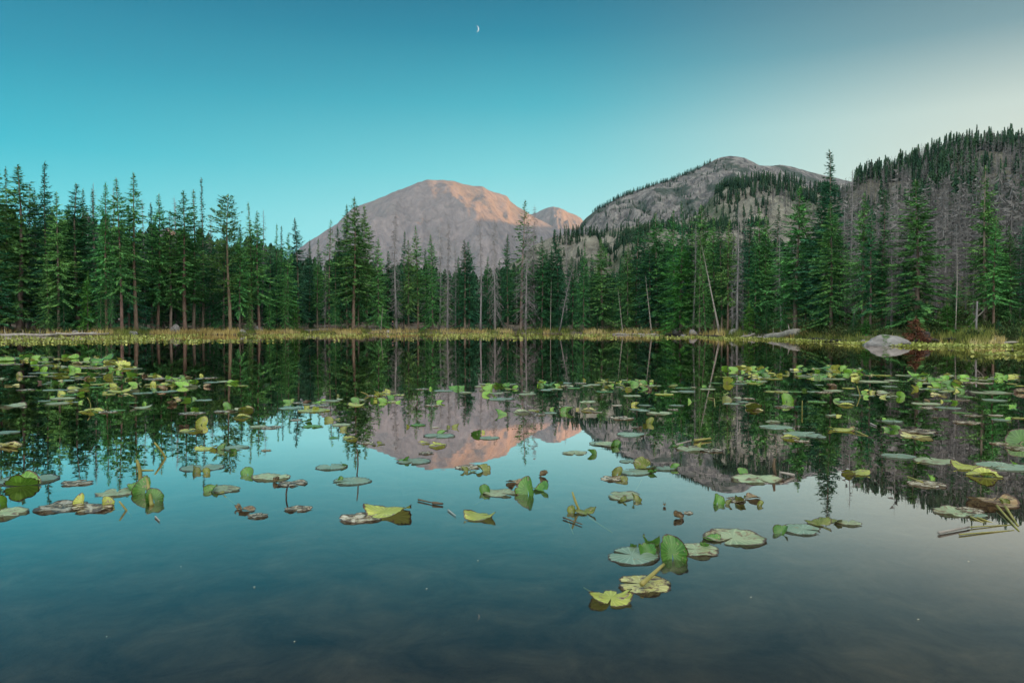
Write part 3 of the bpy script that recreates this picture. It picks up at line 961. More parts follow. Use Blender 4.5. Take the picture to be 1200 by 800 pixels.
M['sedge_gold'] = surf_mat('golden_sedge', [(0.32, 0.25, 0.08), (0.52, 0.41, 0.16), (0.64, 0.54, 0.27)], scale=0.25, detail=3, rough=0.9, island=0.35, spec=0.1, trans=0.2)
M['sedge_green'] = surf_mat('green_sedge', [(0.10, 0.14, 0.035), (0.18, 0.22, 0.055), (0.32, 0.31, 0.10)], scale=0.25, detail=3, rough=0.9, island=0.35, spec=0.1, trans=0.2)
M['mat_leaf'] = surf_mat('shore_lily_leaf', [(0.11, 0.17, 0.035), (0.32, 0.36, 0.075), (0.48, 0.48, 0.19)], scale=0.6, detail=3, rough=0.45, island=0.3, spec=0.35, trans=0.15)
M['brush'] = surf_mat('bank_brush', [(0.025, 0.055, 0.022), (0.05, 0.09, 0.03), (0.12, 0.12, 0.045)], scale=0.2, detail=4, rough=0.9, island=0.5, spec=0.15, trans=0.15)
grnd = random.Random(9)
GOLD_X = [-100, 0, 100, 130, 200, 420, 440, 600, 640, 760, 800, 880, 930, 1040, 1060, 1100, 1180, 1300]
GOLD_D = [0.1, 0.2, 0.3, 1.0, 1.3, 1.3, 0.8, 0.7, 0.9, 0.8, 0.9, 1.0, 0.9, 0.5, 0.3, 0.9, 0.9, 0.8]
gold, green = MB(), MB()
for k in range(26000):
    px = grnd.uniform(-60, 1260)
    if grnd.random() > interp(px, GOLD_X, GOLD_D) / 1.3:
        continue
    th, _ = ray(px, 385)
    d = grnd.uniform(-0.8, 1.0) + grnd.random() ** 2 * 4.5
    patchy = fbm(th * 30, d * 0.12, 2.0, 3)
    if patchy < -0.25 and px > 600:
        continue
    x, y = polar(th, shore_r(th) + d)
    z = max(-0.05, ground_z(x, y, False) - 0.05)
    h = grnd.uniform(0.32, 0.85) * (1.0 if px < 900 else 0.75) * (1 + 0.5 * patchy)
    a = grnd.uniform(0, 6.28)
    w = Vector((math.cos(a), math.sin(a), 0)) * grnd.uniform(0.018, 0.05)
    lean = Vector((grnd.uniform(-0.35, 0.35), grnd.uniform(-0.35, 0.35), 1)) * h
    p = Vector((x, y, z))
    isg = fbm(th * 22, d * 0.1, 5.0, 3) > (0.22 if px < 600 else -0.08)
    (green if isg else gold).tri(p - w, p + w, p + lean)
gold_m, green_m = gold, green
o = gold.build('golden_shore_grass', M['sedge_gold'])
tag(o, 'golden dry sedge fringing the far shore', 'grass', kind='stuff')
o = green.build('green_shore_grass', M['sedge_green'])
tag(o, 'green sedge clumps fringing the far shore', 'grass', kind='stuff')
# floating lily mat hugging the bank
MAT_X = [-100, 0, 100, 150, 300, 450, 600, 700, 760, 820, 880, 950, 1040, 1080, 1120, 1160, 1250]
MAT_Y = [405, 404, 404, 402.5, 400.3, 398.5, 397.2, 396.2, 396.3, 396.8, 398.6, 402, 405.5, 408, 413, 417, 420]
mat = MB()
for k in range(34000):
    px = grnd.uniform(-60, 1260)
    th, _ = ray(px, 390)
    r0 = shore_r(th)
    py1 = interp(px, MAT_X, MAT_Y) + 1.3 * fbm(px * 0.03, 0, 4, 4)
    r1 = on_water(px, py1)[2]
    if r1 > r0:
        continue
    f = grnd.random()
    r = r1 + (r0 + 0.5 - r1) * f
    x, y = polar(th, r)
    n = fbm(x * 0.12, y * 0.06, 6.0, 4)
    if n < -0.22 + 0.30 * (1 - f) * (1 if px < 1050 else 0.5):
        continue
    p = Vector((x, y, grnd.uniform(0.005, 0.05)))
    l = grnd.uniform(0.09, 0.23)
    a = grnd.uniform(0, 6.28)
    til = 0.0 if grnd.random() < 0.62 else grnd.uniform(0.3, 1.3)
    u = Vector((math.cos(a) * math.cos(til), math.sin(a) * math.cos(til), math.sin(til)))
    v = Vector((-math.sin(a), math.cos(a), 0))
    b = len(mat.v)
    mat.v.extend((p, p + u * l * 0.3 + v * l * 0.42, p + u * l * 0.8 + v * l * 0.33, p + u * l, p + u * l * 0.8 - v * l * 0.33, p + u * l * 0.3 - v * l * 0.42))
    mat.f.append(tuple(range(b, b + 6)))
o = mat.build('lily_mat', M['mat_leaf'])
tag(o, 'dense mat of small yellow green lily leaves along the far shore', 'lily mat', kind='stuff')
# brush on the forest floor: thick at right, thin elsewhere
br = MB()
for k in range(5200):
    px = grnd.choice((grnd.uniform(860, 1250), grnd.uniform(940, 1250), grnd.uniform(-40, 1250)))
    th, _ = ray(px, 385)
    d = 1.5 + grnd.random() ** 1.6 * (26 if px > 850 else 9)
    n = fbm(th * 40, d * 0.15, 9.0, 3)
    if n < (-0.1 if px > 850 else 0.12):
        continue
    x, y = polar(th, shore_r(th) + d)
    z = ground_z(x, y, False)
    hh = grnd.uniform(0.2, 0.9) * (0.7 + n)
    for _ in range(9):
        a, til = grnd.uniform(0, 6.28), grnd.uniform(-0.2, 1.3)
        u = Vector((math.cos(a) * math.cos(til), math.sin(a) * math.cos(til), math.sin(til)))
        br.diamond(Vector((x + grnd.uniform(-0.4, 0.4), y + grnd.uniform(-0.4, 0.4), z + hh * grnd.random())), u, Vector((-math.sin(a), math.cos(a), 0)), grnd.uniform(0.12, 0.3), grnd.uniform(0.06, 0.14))
o = br.build('undergrowth', M['brush'])
tag(o, 'low green and brown brush under the trees on the bank', 'undergrowth', kind='stuff')


# ------------------------------------------------------------------ rocks, logs, stumps
def rock_mesh(seed, n=4, squash=0.62, rough=0.22):
    bm = bmesh.new()
    bmesh.ops.create_icosphere(bm, subdivisions=n, radius=1.0)
    for v in bm.verts:
        p = v.co.copy()
        # facet by soft planes
        k = 1.0 + 1.5 * rough * fbm(p.x * 1.1 + seed * 7, p.y * 1.1, p.z * 1.1, 5) + 0.10 * abs(fbm(p.x * 3 + seed, p.y * 3, p.z * 3, 3))
        for q in range(8):
            d = Vector((math.sin(seed * 3 + q * 2.4), math.cos(seed * 5 + q * 1.7), 0.35 + 0.4 * math.sin(q + seed))).normalized()
            e = p.dot(d) * k - 0.70
            if e > 0:
                k -= e * 0.75
        v.co = Vector((p.x * k, p.y * k, p.z * k * squash))
    me = bpy.data.meshes.new('rock')
    bm.to_mesh(me)
    bm.free()
    me.polygons.foreach_set('use_smooth', [True] * len(me.polygons))
    return me


rocks = []


def rock(px, py, wpx, hpx, seed, mat, name='rock', off=None, n=3, squash=0.62):
    """a stone whose foot stands at pixel (px, py)"""
    th, te = ray(px, py)
    r = (shore_r(th) + off) if off is not None else (0.02 - CAM_H) / te
    x, y = polar(th, r)
    z = ground_z(x, y) if off is not None else 0.0
    me = rock_mesh(seed, n, squash)
    me.materials.append(mat)
    o = link(bpy.data.objects.new(name, me))
    w = wpx / FPX * r / 2
    h = hpx / FPX * r * (0.62 if off is not None else 1.0)
    o.location = (x, y, z + h * 0.12)
    o.scale = (w, w * 0.8, h / squash * 0.88)
    o.rotation_euler = (0, 0, seed * 1.1)
    rocks.append((o, px, py, wpx))
    return o


def log(name, p0, p1, off0, off1, rpx, mat, taper=0.6, z0=0.1, z1=0.1, parts=True):
    """fallen trunk between two pixel columns, lying off0/off1 metres behind the waterline"""
    th0, th1 = ray(p0, 390)[0], ray(p1, 390)[0]
    r0, r1 = shore_r(th0) + off0, shore_r(th1) + off1
    a = Vector((*polar(th0, r0), z0))
    b = Vector((*polar(th1, r1), z1))
    rad = rpx / FPX * (r0 + r1) / 2
    mb = MB()
    n = 9
    pts = [a.lerp(b, k / (n - 1)) + Vector((0.06 * math.sin(k * 2.1 + p0), 0.06 * math.cos(k * 1.7 + p0), 0.05 * math.sin(k * 1.3 + p1))) for k in range(n)]
    mb.tube(pts, [rad * (1.1 if k == 0 else 1) * (1 - (1 - taper) * k / (n - 1)) for k in range(n)], 9)
    o = mb.build(name, mat, smooth=True)
    if parts:
        for k in (2, 4, 6):
            s = MB()
            d = Vector((grnd.uniform(-0.4, 0.4), grnd.uniform(-0.5, 0.1), grnd.uniform(0.4, 1))).normalized()
            s.tube([pts[k], pts[k] + d * rad * grnd.uniform(2.2, 4.5)], [rad * 0.28, rad * 0.1], 5)
            s.build('branch_stub', mat, o)
    return o


boulder = rock(1042, 404.5, 60, 12.0, 2.2, M['granite'], 'boulder', n=5, squash=0.55)
boulder.rotation_euler.z = 0.4
tag(boulder, 'big pale granite boulder at the right waterline beside the rust red sapling', 'boulder')
# moss cap of the boulder, a part that follows its top
bmm = MB()
vv = [Vector(v.co) for v in boulder.data.vertices]
dgm = bmesh.new()
dgm.from_mesh(boulder.data)
keep = [f for f in dgm.faces if f.normal.z > 0.45 and fbm(f.calc_center_median().x * 2.2, f.calc_center_median().y * 2.2, 5.0, 4) > 0.16]
dele = [f for f in dgm.faces if f not in set(keep)]
bmesh.ops.delete(dgm, geom=dele, context='FACES')
for v in dgm.verts:
    v.co += v.normal * 0.02
mme = bpy.data.meshes.new('moss_patch')
dgm.to_mesh(mme)
dgm.free()
mme.materials.append(M['moss'])
link(bpy.data.objects.new('moss_patch', mme), boulder)

ROCKS = [  # px, py, width, height, seed, label
 (206, 389, 13, 15, 1.0, 3.0, 'tall grey boulder standing under the pines on the left bank'),
 (155, 391, 14, 5, 1.3, 1.2, 'low pale flat rock among the golden sedge on the left'),
 (110, 391, 12, 5, 1.7, 1.0, 'grey rock at the right end of the long left shoreline log'),
 (88, 391, 9, 5, 2.9, 1.6, 'small brown grey rock behind the long left shoreline log'),
 (284, 389, 11, 6, 2.1, 2.0, 'pale rounded rock behind the sedge at the foot of the broad pine'),
 (303, 387, 14, 10, 2.5, 4.0, 'dark sloping boulder in the shade behind the small fir'),
 (362, 387, 10, 5, 3.1, 1.6, 'small white rock in the sedge left of the hiker'),
 (385, 386, 12, 5, 3.4, 4.0, 'flat brown rock on the bare bank left of the hiker'),
 (455, 386, 6, 4, 3.9, 1.0, 'little pale stone at the feet of the hiker'),
 (793, 389, 16, 13, 4.2, 3.0, 'grey shaded boulder left of the leaning orange trunk'),
 (812, 390, 13, 9, 4.6, 1.2, 'pale pointed rock between the leaning trunks and the water'),
 (860, 389, 12, 9, 5.3, 2.5, 'grey rock behind the brown sedge right of the leaning white trunk'),
 (802, 392, 9, 3, 5.8, 0.2, 'low flat rock in the waterline below the leaning trunks'),
 (1012, 403, 10, 4, 6.3, 0.2, 'dark stone in the waterline just left of the big boulder'),
 (1150, 387, 9, 6, 6.9, 5.0, 'small grey rock in the brush on the right bank'),
 (232, 388, 8, 5, 7.3, 2.6, 'small rock at the foot of the pine right of the tall boulder'),
 (332, 388, 8, 4, 7.7, 2.0, 'low grey rock between the small fir and the broad dark spruce'),
]
for px, py, w, h, sd, off, lab in ROCKS:
    tag(rock(px, py, w, h, sd, M['granite'], 'rock', off=off), lab, 'rock')
LOGS = [
 ('fallen_log', -15, 66, -0.6, -0.2, 2.0, 'pale_wood', 0.6, 0.12, 0.16, 'long bleached log lying along the left shoreline'),
 ('fallen_log', 66, 128, 0.4, 0.6, 1.3, 'pale_wood', 0.5, 0.25, 0.3, 'thinner grey log lying behind the left rocks'),
 ('fallen_log', 898, 936, -0.6, 1.6, 3.2, 'pale_wood', 1.2, 0.12, 0.75, 'thick bleached log slanting up from the water left of the boulder'),
 ('fallen_log', 938, 990, 0.0, 0.2, 1.6, 'dark_wood', 0.7, 0.10, 0.12, 'dark wet log along the waterline between bleached log and boulder'),
 ('fallen_log', 718, 746, -0.4, -0.2, 1.3, 'pale_wood', 0.7, 0.06, 0.08, 'short pale log floating left of the broken white snags'),
 ('fallen_log', 748, 774, -0.7, -0.5, 1.3, 'pale_wood', 0.7, 0.06, 0.06, 'short pale log floating at the foot of the right broken snag'),
 ('fallen_log', 780, 822, -0.6, -0.3, 1.8, 'dark_wood', 0.7, 0.06, 0.10, 'dark soaked log at the waterline below the leaning trunks'),
 ('fallen_log', 826, 872, -0.4, 0.0, 1.5, 'dark_wood', 0.6, 0.06, 0.08, 'dark log at the edge of the brown sedge right of the leaning trunks'),
 ('fallen_log', 868, 885, -1.6, 0.2, 1.6, 'pale_wood', 0.6, 0.05, 0.42, 'pale broken bough poking up from the water'),
 ('fallen_log', 884, 902, -0.7, -0.9, 1.5, 'pale_wood', 0.8, 0.05, 0.05, 'short pale log floating left of the thick bleached log'),
 ('fallen_log', 1092, 1140, 1.6, 1.2, 1.6, 'dark_wood', 0.7, 0.35, 0.3, 'dark rotting log on the bank right of the rust red sapling'),
 ('fallen_log', 1140, 1192, 0.8, 0.4, 1.5, 'pale_wood', 0.6, 0.22, 0.18, 'grey log at the waterline on the far right bank'),
 ('fallen_log', 1130, 1172, 9, 12, 1.2, 'pale_wood', 0.5, 1.4, 3.0, 'grey windthrown trunk leaning in the right hand brush'),
 ('fallen_log', 1136, 1160, 7, 9, 0.9, 'pale_wood', 0.5, 1.0, 2.6, 'thin grey pole leaning across the windthrown trunk'),
 ('fallen_log', 352, 398, 5, 4, 1.2, 'dead', 0.5, 0.55, 0.5, 'grey fallen pole on the bare bank left of the hiker'),
 ('fallen_log', 436, 478, 3.2, 4.4, 1.0, 'dead', 0.5, 0.5, 0.65, 'grey fallen pole on the bank behind the hiker'),
 ('fallen_log', 262, 296, 5, 7, 1.3, 'dead', 0.6, 0.7, 0.95, 'grey fallen trunk in the shade below the broad pine'),
]
for nm, a, b, o0, o1, rp, mt, tp, z0, z1, lab in LOGS:
    th0, th1 = ray(a, 390)[0], ray(b, 390)[0]
    if o0 > 2:
        g0 = ground_z(*polar(th0, shore_r(th0) + o0), False)
        z0 = g0 + 0.1
        z1 = ground_z(*polar(th1, shore_r(th1) + o1), False) + (z1 - 1.0 if z1 > 2 else 0.15)
    tag(log(nm, a, b, o0, o1, rp, M[mt], tp, z0, z1), lab, 'log')


def stump(px, off, h, rad, lab, roots=5, mat='dark_wood'):
    th, _ = ray(px, 388)
    x, y = polar(th, shore_r(th) + off)
    z = ground_z(x, y)
    mb = MB()
    mb.tube([Vector((x, y, z - 0.2)), Vector((x, y, z + h * 0.3)), Vector((x + 0.03, y, z + h * 0.8)), Vector((x + 0.05, y, z + h))], [rad * 1.5, rad, rad * 0.9, rad * 0.7], 9)
    o = mb.build('tree_stump', M[mat], smooth=True)
    for k in range(roots):
        a = k * 6.28 / roots + 0.4
        s = MB()
        d = Vector((math.cos(a), math.sin(a), 0))
        s.tube([Vector((x, y, z + 0.15)) + d * rad * 0.8, Vector((x, y, z + 0.1)) + d * rad * 2.0, Vector((x, y, z - 0.1)) + d * rad * 3.0], [rad * 0.4, rad * 0.25, rad * 0.1], 5)
        s.build('root', M[mat], o)
    return tag(o, lab, 'stump')


stump(473, 1.8, 0.95, 0.17, 'short dark stump right of the hiker', 4)
stump(1083, 0.5, 0.75, 0.42, 'dark upturned stump right of the rust red sapling', 6)
tag(rust, 'rust red dead sapling between the boulder and a dark stump', 'sapling')
stump(1144, 5, 2.2, 0.07, 'tall broken grey stump in the right hand brush', 0, 'dead')


# ------------------------------------------------------------------ hiker on the far bank
def skin(name, verts, edges, radii, mat, root=0, sub=1, parent=None):
    me = bpy.data.meshes.new(name)
    me.from_pydata(verts, edges, [])
    me.materials.append(mat)
    o = link(bpy.data.objects.new(name, me), parent)
    mo = o.modifiers.new('skin', 'SKIN')
    for i, sv in enumerate(me.skin_vertices[0].data):
        sv.radius = radii[i] if isinstance(radii[i], tuple) else (radii[i], radii[i])
        sv.use_root = (i == root)
    mo.use_smooth_shade = True
    s = o.modifiers.new('sub', 'SUBSURF')
    s.levels = s.render_levels = sub
    return o


M['skin'] = surf_mat('skin', [(0.42, 0.25, 0.18), (0.48, 0.29, 0.21)], scale=4, rough=0.6)
M['jacket'] = surf_mat('navy_jacket', [(0.012, 0.02, 0.045), (0.022, 0.032, 0.07)], scale=8, rough=0.85)
M['trousers'] = surf_mat('dark_trousers', [(0.012, 0.014, 0.02), (0.025, 0.027, 0.034)], scale=8, rough=0.9)
M['hair'] = surf_mat('brown_hair', [(0.02, 0.012, 0.008), (0.05, 0.03, 0.02)], scale=20, rough=0.6)
th, te = ray(460, 383)
rp = shore_r(th) + 2.4
hx_, hy_ = polar(th, rp)
hz_ = ground_z(hx_, hy_)
# joints in metres, walking towards +x: pelvis chest neck head, arms, legs
V = [(0, 0, 0.93), (0.01, 0, 1.12), (0.03, 0, 1.36), (0.035, 0, 1.49), (0.05, 0, 1.60), (0.055, 0, 1.70),
     (0.03, -0.19, 1.39), (0.10, -0.23, 1.14), (0.22, -0.20, 0.95), (0.27, -0.19, 0.88),
     (0.03, 0.19, 1.39), (-0.09, 0.23, 1.14), (-0.08, 0.22, 0.90), (-0.07, 0.21, 0.82),
     (0.02, -0.09, 0.88), (-0.05, -0.09, 0.50), (-0.30, -0.09, 0.16), (-0.33, -0.09, 0.08), (-0.20, -0.09, 0.03),
     (0.0, 0.09, 0.88), (0.20, 0.09, 0.50), (0.24, 0.09, 0.10), (0.25, 0.09, 0.05), (0.38, 0.09, 0.04)]
E = [(0, 1), (1, 2), (2, 3), (3, 4), (4, 5), (2, 6), (6, 7), (7, 8), (8, 9), (2, 10), (10, 11), (11, 12), (12, 13), (0, 14), (14, 15), (15, 16), (16, 17), (17, 18), (0, 19), (19, 20), (20, 21), (21, 22), (22, 23)]
RD = [(0.12, 0.15), (0.11, 0.14), (0.12, 0.16), 0.055, 0.095, 0.085, 0.06, 0.045, 0.036, 0.04, 0.06, 0.045, 0.036, 0.04, 0.085, 0.06, 0.042, 0.045, 0.035, 0.085, 0.06, 0.042, 0.045, 0.035]
person = skin('person', V, E, RD, M['skin'], 0, 2)
person.location = (hx_, hy_, hz_ + 0.02)
tag(person, 'person in a dark blue top and dark trousers walking along the far bank', 'person')
jk = skin('jacket', [V[i] for i in (0, 1, 2, 6, 7, 8, 10, 11, 12)], [(0, 1), (1, 2), (2, 3), (3, 4), (4, 5), (2, 6), (6, 7), (7, 8)], [(0.14, 0.17), (0.135, 0.165), (0.14, 0.18), 0.078, 0.062, 0.052, 0.078, 0.062, 0.052], M['jacket'], 0, 1, person)
ts = skin('trousers', [V[i] for i in (0, 14, 15, 16, 19, 20, 21)], [(0, 1), (1, 2), (2, 3), (0, 4), (4, 5), (5, 6)], [(0.135, 0.165), 0.105, 0.078, 0.06, 0.105, 0.078, 0.06], M['trousers'], 0, 1, person)
hr = skin('hair', [(0.035, 0, 1.64), (0.04, 0, 1.71)], [(0, 1)], [0.105, 0.09], M['hair'], 0, 1, person)
for s in (-1, 1):
    sh = MB()
    b = V[17] if s < 0 else V[22]
    f = V[18] if s < 0 else V[23]
    sh.tube([Vector(b) + Vector((-0.06, 0, -0.01)), Vector(b), Vector(f)], [0.045, 0.055, 0.042], 8)
    sh.build('shoe', M['dark_wood'], person, True)

# ------------------------------------------------------------------ the crescent moon
m, T, out = new_mat('moonlight')
em = T.n('ShaderNodeEmission')
em.inputs['Color'].default_value = (1.0, 0.95, 0.9, 1)
em.inputs['Strength'].default_value = 0.5
T.l(em.outputs[0], out.inputs['Surface'])
th, te = ray(557.6, 34)
md = 15000.0
mc = Vector((math.sin(th), math.cos(th), te)).normalized() * md
mr = 3.4 / FPX * md
view = -mc.normalized()
rt = view.cross(UP).normalized() * -1.0
if rt.x < 0:
    rt = -rt
upv = rt.cross(view).normalized()
if upv.z < 0:
    upv = -upv
# the sunlit lune of the globe, as a curved shell of its own thickness
mb = MB()
for shell in (1.0, 0.97):
    for i in range(25):
        la = -math.pi / 2 + math.pi * i / 24
        for j in range(9):
            lo = R(52) + (R(86) - R(52)) * j / 8
            dvec = upv * math.sin(la) + (rt * math.sin(lo) + view * math.cos(lo)) * math.cos(la)
            mb.v.append(mc + dvec * mr * shell)
for s in (0, 225):
    for i in range(24):
        for j in range(8):
            q = (s + i * 9 + j, s + i * 9 + j + 1, s + (i + 1) * 9 + j + 1, s + (i + 1) * 9 + j)
            mb.f.append(q if s == 0 else q[::-1])
moon = mb.build('moon', m)
tag(moon, 'thin white crescent moon high in the blue sky', 'moon')

# ------------------------------------------------------------------ pond lilies
def leaf_mat(name, base, alt, decay=0.0, rim=(0.10, 0.05, 0.03), rough=0.26, vein=0.38):
    """leaf blade: u = distance from the petiole, v = angle; veins, blotches and a bitten brown rim"""
    m, T, out = new_mat(name)
    b = T.n('ShaderNodeBsdfPrincipled')
    uv = T.n('ShaderNodeUVMap')
    sp = T.n('ShaderNodeSeparateXYZ')
    T.l(uv.outputs[0], sp.inputs[0])
    tcn = T.n('ShaderNodeTexCoord')
    oi = T.n('ShaderNodeObjectInfo')
    off = T.n('ShaderNodeVectorMath', operation='SCALE')
    off.inputs[0].default_value = (17, 31, 7)
    T.l(oi.outputs['Random'], off.inputs[3])
    add = T.n('ShaderNodeVectorMath', operation='ADD')
    T.l(tcn.outputs['Object'], add.inputs[0])
    T.l(off.outputs[0], add.inputs[1])
    n = T.noise(2.6, 5, 0.6, add.outputs[0])
    col = T.mix(T.maprange(n, 0.36, 0.64), base, alt)
    vn = T.math('POWER', T.math('ABSOLUTE', T.math('SINE', T.math('MULTIPLY', sp.outputs[1], 31.0))), 10.0)
    col = T.mix(T.math('MULTIPLY', vn, vein), col, tuple(min(1, c * 1.7 + 0.03) for c in alt))
    big = T.noise(4.5, 6, 0.65, add.outputs[0], 0.6)
    if decay:
        lo = 0.70 - decay * 0.28
        col = T.mix(T.maprange(big, lo, lo + 0.05), col, (0.36, 0.29, 0.16))
        col = T.mix(T.maprange(big, lo + 0.06, lo + 0.10), col, (0.13, 0.075, 0.045))
        edge = T.maprange(T.math('ADD', sp.outputs[0], T.math('MULTIPLY', T.noise(16, 3, 0.6, add.outputs[0]), 0.30)), 1.05, 1.10)
        col = T.mix(edge, col, rim)
    hs = T.n('ShaderNodeHueSaturation')
    T.l(col, hs.inputs['Color'])
    T.l(T.maprange(oi.outputs['Random'], 0, 1, 0.78, 1.25), hs.inputs['Value'])
    T.l(hs.outputs[0], b.inputs['Base Color'])
    b.inputs['Roughness'].default_value = rough
    b.inputs['Specular IOR Level'].default_value = 0.8
    bn = T.n('ShaderNodeBump')
    bn.inputs['Strength'].default_value = 0.35
    bn.inputs['Distance'].default_value = 0.004
    T.l(T.math('ADD', vn, T.noise(9, 4, 0.6, add.outputs[0])), bn.inputs['Height'])
    T.l(bn.outputs[0], b.inputs['Normal'])
    tr = T.n('ShaderNodeBsdfTranslucent')
    T.l(hs.outputs[0], tr.inputs['Color'])
    mx = T.n('ShaderNodeMixShader')
    mx.inputs[0].default_value = 0.25
    T.l(b.outputs[0], mx.inputs[1])
    T.l(tr.outputs[0], mx.inputs[2])
    T.l(mx.outputs[0], out.inputs['Surface'])
    return m


LM = {
 'green': leaf_mat('lily_green', (0.065, 0.189, 0.032), (0.123, 0.290, 0.043), 0.35),
 'bright': leaf_mat('lily_bright_green', (0.131, 0.319, 0.032), (0.232, 0.450, 0.051), 0.25),
 'olive': leaf_mat('lily_olive', (0.123, 0.160, 0.022), (0.217, 0.246, 0.041), 0.45),
 'lime': leaf_mat('lily_yellow_green', (0.319, 0.362, 0.051), (0.493, 0.522, 0.102), 0.5),
 'yellow': leaf_mat('lily_yellow', (0.551, 0.478, 0.116), (0.620, 0.620, 0.261), 0.7),
 'teal': leaf_mat('lily_glossy_teal', (0.20, 0.31, 0.22), (0.30, 0.40, 0.30), 0.3, rough=0.22),
 'grey': leaf_mat('lily_pale_green', (0.290, 0.392, 0.217), (0.450, 0.522, 0.319), 0.6, rough=0.3),
 'beige': leaf_mat('lily_faded_beige', (0.522, 0.435, 0.319), (0.620, 0.566, 0.464), 0.95),
 'brown': leaf_mat('lily_dead_brown', (0.192, 0.114, 0.054), (0.360, 0.240, 0.108), 0.9, rough=0.6),
}
M['petiole'] = surf_mat('lily_petiole', [(0.14, 0.15, 0.03), (0.26, 0.24, 0.06), (0.34, 0.28, 0.10)], scale=6, rough=0.5, spec=0.4)
M['petiole_dark'] = surf_mat('dead_petiole', [(0.03, 0.02, 0.02), (0.09, 0.06, 0.04), (0.17, 0.12, 0.07)], scale=6, rough=0.6)


def leaf_mesh(seed, kind):
    """heart-shaped blade about 1 across; kinds: flat, ragged, wavy, upright, tall, folded, curled"""
    rnd = random.Random(seed)
    na, nr = 44, 9
    vs, uvs = [], []
    ph = rnd.uniform(0, 6)
    boat = kind == 'folded' or (kind == 'upright' and seed % 4 == 1)
    notch = rnd.uniform(0.10, 0.22)
    bites = [(rnd.uniform(-2.8, 2.8), rnd.uniform(0.05, 0.14), rnd.uniform(0.05, 0.22)) for _ in range(2 if kind in ('flat', 'upright', 'tall') else 6)]
    for i in range(na + 1):
        f = -math.pi + notch + (2 * math.pi - 2 * notch) * i / na      # angle from the tip
        rad = 0.5 * (1.0 + 0.10 * math.cos(f) - 0.06 * math.cos(2 * f))
        back = abs(f) / math.pi
        rad *= 1.0 - 0.25 * max(0, back - 0.9) / 0.1
        rag = 0.012 if kind in ('flat', 'upright', 'tall', 'folded') else 0.05
        rad *= 1 + rag * fbm(math.cos(f) * 4 + seed, math.sin(f) * 4, 1.0, 4) + 0.008 * math.sin(f * 23 + ph)
        for bf, bw, bd in bites:
            rad *= 1 - bd * math.exp(-((f - bf) / bw) ** 2)
        for k in range(nr + 1):
            t = k / nr
            x, y = rad * t * math.sin(f), rad * t * math.cos(f)
            w = fbm(x * 2.2 + seed, y * 2.2, 3.0, 3)
            z = 0.0
            if kind == 'flat':
                z = 0.004 + 0.020 * t * t * (w + 0.05) + 0.005 * math.sin(f * 7 + ph) * t ** 4
            elif kind == 'ragged':
                z = 0.004 + 0.035 * t * t * (w + 0.1) + 0.014 * math.sin(f * 5 + ph) * t ** 3
            elif kind == 'wavy':
                z = 0.03 + 0.20 * t ** 2 * max(-0.12, 0.55 * math.sin(f * 2 + ph) + 0.5 * w + 0.1)
            elif boat:
                # both halves folded up from a midrib that lies on the water
                a = 0.95 + 0.35 * math.sin(seed) + 0.25 * w
                sd = 1 if x > 0 else -1
                a *= 1.0 if sd > 0 else (0.25 if seed % 2 else 0.9)
                z = abs(x) * math.sin(a) + 0.03 * w * t + 0.05 * y * y
                x = x * math.cos(a) + 0.05 * math.sin(y * 5 + ph) * t
            elif kind in ('upright', 'tall', 'folded', 'curled'):
                x *= 0.86 - 0.62 * max(-0.1, y)
                ang = {'upright': 0.55 + 0.5 * (seed % 3) / 2, 'tall': 0.75, 'folded': 1.15, 'curled': 1.5}[kind]
                # cup along the midrib, tip bending over
                a = ang * abs(x) * 2
                sx = math.copysign(1, x) if x else 0
                z = abs(x) * math.sin(min(a + 0.15, 1.5)) * 0.9
                x = sx * abs(x) * math.cos(min(a, 1.4)) if x else 0
                z += 0.05 * w * t + 0.02 * math.sin(f * 6 + ph) * t ** 3 - 0.35 * max(0, y) ** 2
                x += 0.12 * math.sin(seed) * y * y
                if kind == 'curled':
                    z += 0.45 * max(0, y) ** 2 * 2 + 0.10 * w
                    y *= 0.8
            vs.append(Vector((x, y, z)))
            uvs.append((t, f / math.pi))
    fs = []
    for i in range(na):
        for k in range(nr):
            a = i * (nr + 1) + k
            q = (a, a + nr + 1, a + nr + 2, a + 1)
            fs.append(q if k else (a, a + nr + 2, a + 1))
    # stand the upright kinds on their base, tip in the air
    if boat:
        vs = [v + Vector((0, 0, -0.015)) for v in vs]
    elif kind in ('upright', 'tall', 'curled'):
        tilt = {'upright': R(44), 'tall': R(70), 'folded': R(30), 'curled': R(25)}[kind] + rnd.uniform(-0.22, 0.22)
        rot = Matrix.Rotation(rnd.uniform(-0.4, 0.4), 3, 'Y') @ Matrix.Rotation(tilt, 3, 'X')
        vs = [rot @ v for v in vs]
        zs = sorted(v.z for v in vs)
        lift = -zs[int(len(zs) * 0.18)]
        cy = sum(v.y for v in vs) / len(vs)
        vs = [v + Vector((0, -cy, lift)) for v in vs]
    me = bpy.data.meshes.new('leaf')
    me.from_pydata([tuple(v) for v in vs], [], fs)
    ul = me.uv_layers.new(name='UVMap')
    idx = np.empty(len(me.loops), dtype=np.int32)
    me.loops.foreach_get('vertex_index', idx)
    ul.data.foreach_set('uv', np.array(uvs, dtype=np.float32)[idx].ravel())
    me.polygons.foreach_set('use_smooth', [True] * len(me.polygons))
    me.materials.append(None)
    me.update()
    return me


SHAPES = {k: [leaf_mesh(s * 13 + j * 7 + 1, k) for s in range(n)] for j, (k, n) in enumerate((('flat', 7), ('ragged', 7), ('wavy', 5), ('upright', 8), ('tall', 4), ('folded', 6), ('curled', 4)))}
lrnd = random.Random(21)
leaves = []          # dicts for the labels


def set_mat(o, m):
    o.material_slots[0].link = 'OBJECT'
    o.material_slots[0].material = m


